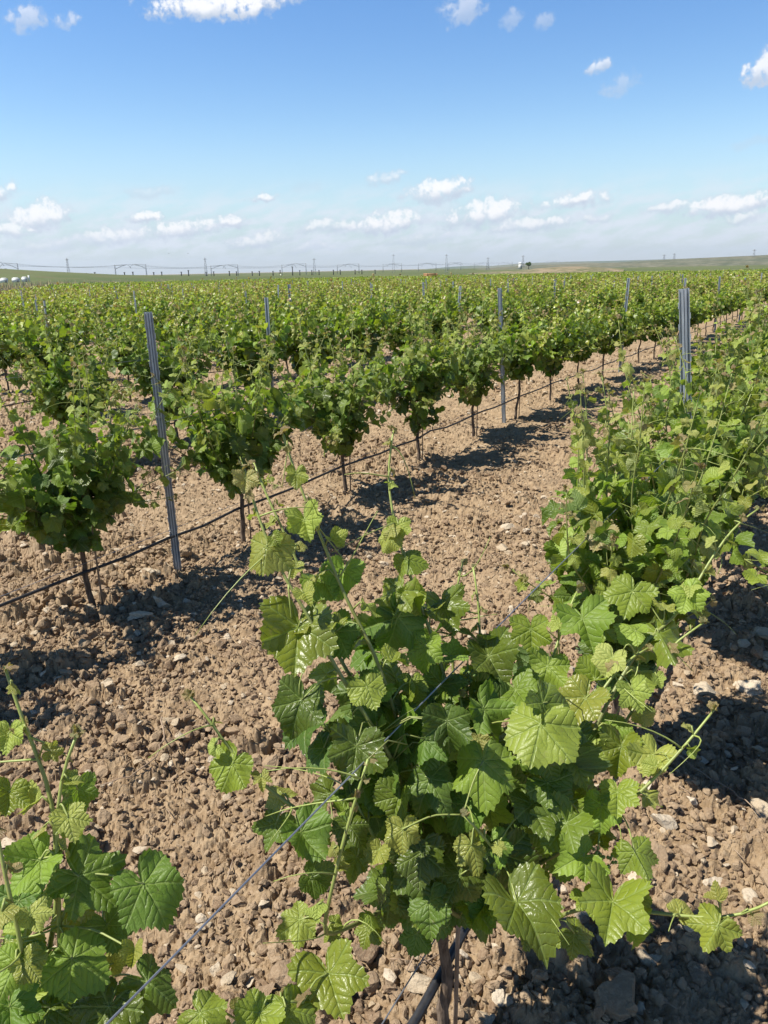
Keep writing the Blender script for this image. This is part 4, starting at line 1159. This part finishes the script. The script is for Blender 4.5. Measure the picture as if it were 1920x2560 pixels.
for (x, yt, yb, D), lab in zip(PYL, PL):
    P = ground_at(x, D); h = height_at(x, yt, D) - P[2]; o = root('lattice_pylon', P, lab, 'pylon', "power line pylons")
    b = Bag(); w0, w1 = .55 * D / 300, .14 * D / 300
    for sx in (-1, 1):
        for sy in (-1, 1): b.tube([[sx * w0, sy * w0, 0], [sx * w1, sy * w1, h]], .035 * D / 300, 4)
    for q in range(10):
        za, zb = h * q / 10, h * (q + 1) / 10; wa = w0 + (w1 - w0) * q / 10; wb = w0 + (w1 - w0) * (q + 1) / 10; s = 1 if q % 2 else -1
        for y in (-1, 1): b.tube([[-s * wa, y * wa, za], [s * wb, y * wb, zb]], .022 * D / 300, 4); b.tube([[y * wa, s * wa, za], [y * wb, -s * wb, zb]], .035 * D / 300, 4)
    b.build('tower', M_MAST, o)
    b = Bag(); b.tube([[-.7 * D / 300, 0, h * .95], [.7 * D / 300, 0, h * .95]], .05 * D / 300, 4); b.tube([[0, 0, h * .9], [0, 0, h * 1.03]], .05 * D / 300, 4)
    b.build('crossarm', M_MAST, o)
SP = [(17, 673, 696), (112, 683, 694), (133, 684, 697), (217, 684, 693), (238, 682, 694), (312, 682, 690), (333, 681, 690), (385, 682, 690), (405, 681, 690), (454, 681, 690), (472, 677, 690), (516, 681, 690), (535, 680, 689), (574, 679, 690), (592, 680, 688),
      (631, 680, 689), (649, 679, 688), (683, 679, 687), (701, 677, 687), (732, 668, 688), (750, 677, 687), (780, 677, 686), (798, 677, 686), (834, 676, 685), (851, 676, 686), (888, 676, 684), (905, 676, 684), (938, 676, 684)]
for (x, yt, yb) in SP:
    D = 345; P = ground_at(x, D); P[2] = height_at(x, yb + 3, D); h = height_at(x, yt, D) - P[2]
    b = Bag(); b.box((0, 0, h / 2), (.42, .42, h), taper=.8); b.box((0, 0, h + .12), (.6, .6, .25))
    tag(b.build('marker_post', M_DARK, None, P), "short dark post standing on the skyline in the long line before the railway", 'post', 'short dark posts along the railway')
for (x0, x1, yt, yb, lab) in [(0, 16, 697, 704, "leftmost of the low white sheds on the slope at the left edge"), (30, 46, 696, 703, "middle low white shed on the slope at the left edge"), (54, 66, 694, 702, "rightmost white shed, with a small tower, on the slope at the left")]:
    D = 150; x = (x0 + x1) / 2; P = ground_at(x, D); zt, zb = height_at(x, yt, D), height_at(x, yb + 3, D); P[2] = zb; w = (x1 - x0) * D / F; h = zt - zb
    o = root('white_shed', P, lab, 'shed', 'white sheds by the field', math.atan2(-P[0], P[1]))
    b = Bag(); b.box((0, 0, h / 2), (w, w * .8, h)); b.build('wall', M_WHITE, o)
    b = Bag(); b.box((0, 0, h + .03), (w * 1.05, w * .85, .06)); b.box((0, 0, h + .1), (w * .9, w * .5, .1), taper=.6); b.build('roof', M_WHITE, o)
    b = Bag(); b.box((w * .22, -w * .4 - .01, h * .4), (w * .2, .02, h * .8)); b.build('door', M_ROOF, o)
    if x0 > 50:
        b = Bag(); b.box((w * .75, 0, h * .75), (w * .3, w * .3, h * 1.5)); b.build('annex', M_WHITE, o)
D = 640; P = ground_at(1300, D); zt, zb = height_at(1300, 657, D), height_at(1300, 673, D); P[2] = zb; h = zt - zb
o = root('water_tower', P, "pale square tower building on the skyline beside a dark round tree", 'tower', None, .3)
b = Bag(); b.box((0, 0, h * .42), (2.2, 2.2, h * .84)); b.build('wall', M_WALL, o)
b = Bag(); b.box((0, 0, h * .92), (2.7, 2.7, h * .16)); b.box((0, 0, h * 1.02), (2.4, 2.4, h * .05), taper=.4); b.build('roof', M_WHITE, o)
b = Bag(); b.box((.6, -1.12, h * .3), (.7, .04, h * .3)); b.build('door', M_ROOF, o)
P = ground_at(1321, 640); P[2] = height_at(1321, 670, 640)
o = root('tree', P, "dark round tree on the skyline right beside the pale tower", 'tree')
r = np.random.RandomState(6); b = Bag(); b.tube([[0, 0, -1], [0, 0, 2.2]], [.3, .2], 6)
for q in range(5): b.tube([[0, 0, 1.5], [r.normal(0, 1.3), r.normal(0, 1.3), 3]], [.14, .05], 5)
b.build('trunk', M_BARK, o)
n = 900; v = r.normal(size=(n, 3)); v /= np.linalg.norm(v, axis=1)[:, None]; v = v * r.uniform(.5, 1, n)[:, None] ** .5 * [2.3, 2.3, 1.35] * (1 + .2 * np.sin(v[:, :1] * 5)) + [0, 0, 3.1]
vv, tt, cc, uu = leaves_mesh(dict(p=v, t=r.normal(size=(n, 3)), n=r.normal(size=(n, 3)) + [0, 0, .6], w=r.uniform(.3, .6, n), age=np.clip(r.normal(.05, .08, n), 0, 1)), 4, r)
obj('crown', mesh('crown', vv, [tt], M_LEAF_FAR, True, uu, cc), o)
P = ground_at(1076, 110); zt, zb = height_at(1076, 683, 110), height_at(1076, 697, 110); P[2] = zb
o = root('storage_crate', P, "orange rusty crate beyond the vine tops near the middle of the skyline", 'crate', None, .35)
h = zt - zb; w = 25 * 110 / F
b = Bag()
for q in range(4): b.box((0, 0, h * (.14 + .24 * q)), (w, w * .7, h * .2))
b.build('slatted_side', M_RUST, o)
b = Bag()
for sx in (-1, 1):
    for sy in (-1, 1): b.box((sx * (w / 2 + .02), sy * (w * .35 + .02), h * .5), (.06, .06, h * 1.02))
b.build('frame', M_RUST, o)
for (x, y, lab) in ((422, 634, "left of two small birds flying over the railway wires"), (470, 634, "right of two small birds flying over the railway wires")):
    c = at(x, y, 120); b = Bag()
    b.tube([[0, -.16, 0], [0, -.08, .01], [0, .06, .01], [0, .15, .03], [0, .2, .03]], [.01, .035, .045, .025, .006], 7)
    for s in (-1, 1): b.add([[0, .06, .03], [0, -.05, .03], [s * .16, -.03, .10], [s * .16, .08, .11], [s * .33, -.04, .06], [s * .16, -.03, .09], [s * .16, .08, .10]], [[0, 1, 2, 3]], [[3, 2, 4], [6, 4, 5]])
    b.add([[0, -.14, 0], [-.04, -.25, 0], [.04, -.25, 0]], None, [[0, 1, 2]])
    tag(b.build('bird', M_DARK, None, c), lab, 'bird', 'birds over the railway')

# ------------------------------------------------------------------ the air
def haze():
    b = Bag(); b.box((0, 0, 76), (18000, 18000, 164))
    m = bpy.data.materials.new("pale_air"); m.use_nodes = True; t = NT(m.node_tree); t.n.clear()
    out = t.new('ShaderNodeOutputMaterial'); v = t.new('ShaderNodeVolumePrincipled')
    v.inputs['Color'].default_value = rgb(.80, .88, 1.0); v.inputs['Density'].default_value = 0.7e-4; v.inputs['Anisotropy'].default_value = .2
    t.l.new(v.outputs[0], out.inputs['Volume'])
    tag(b.build('haze', m, smooth=False), "thin pale summer haze over the plain", None, None, 'stuff')
haze()
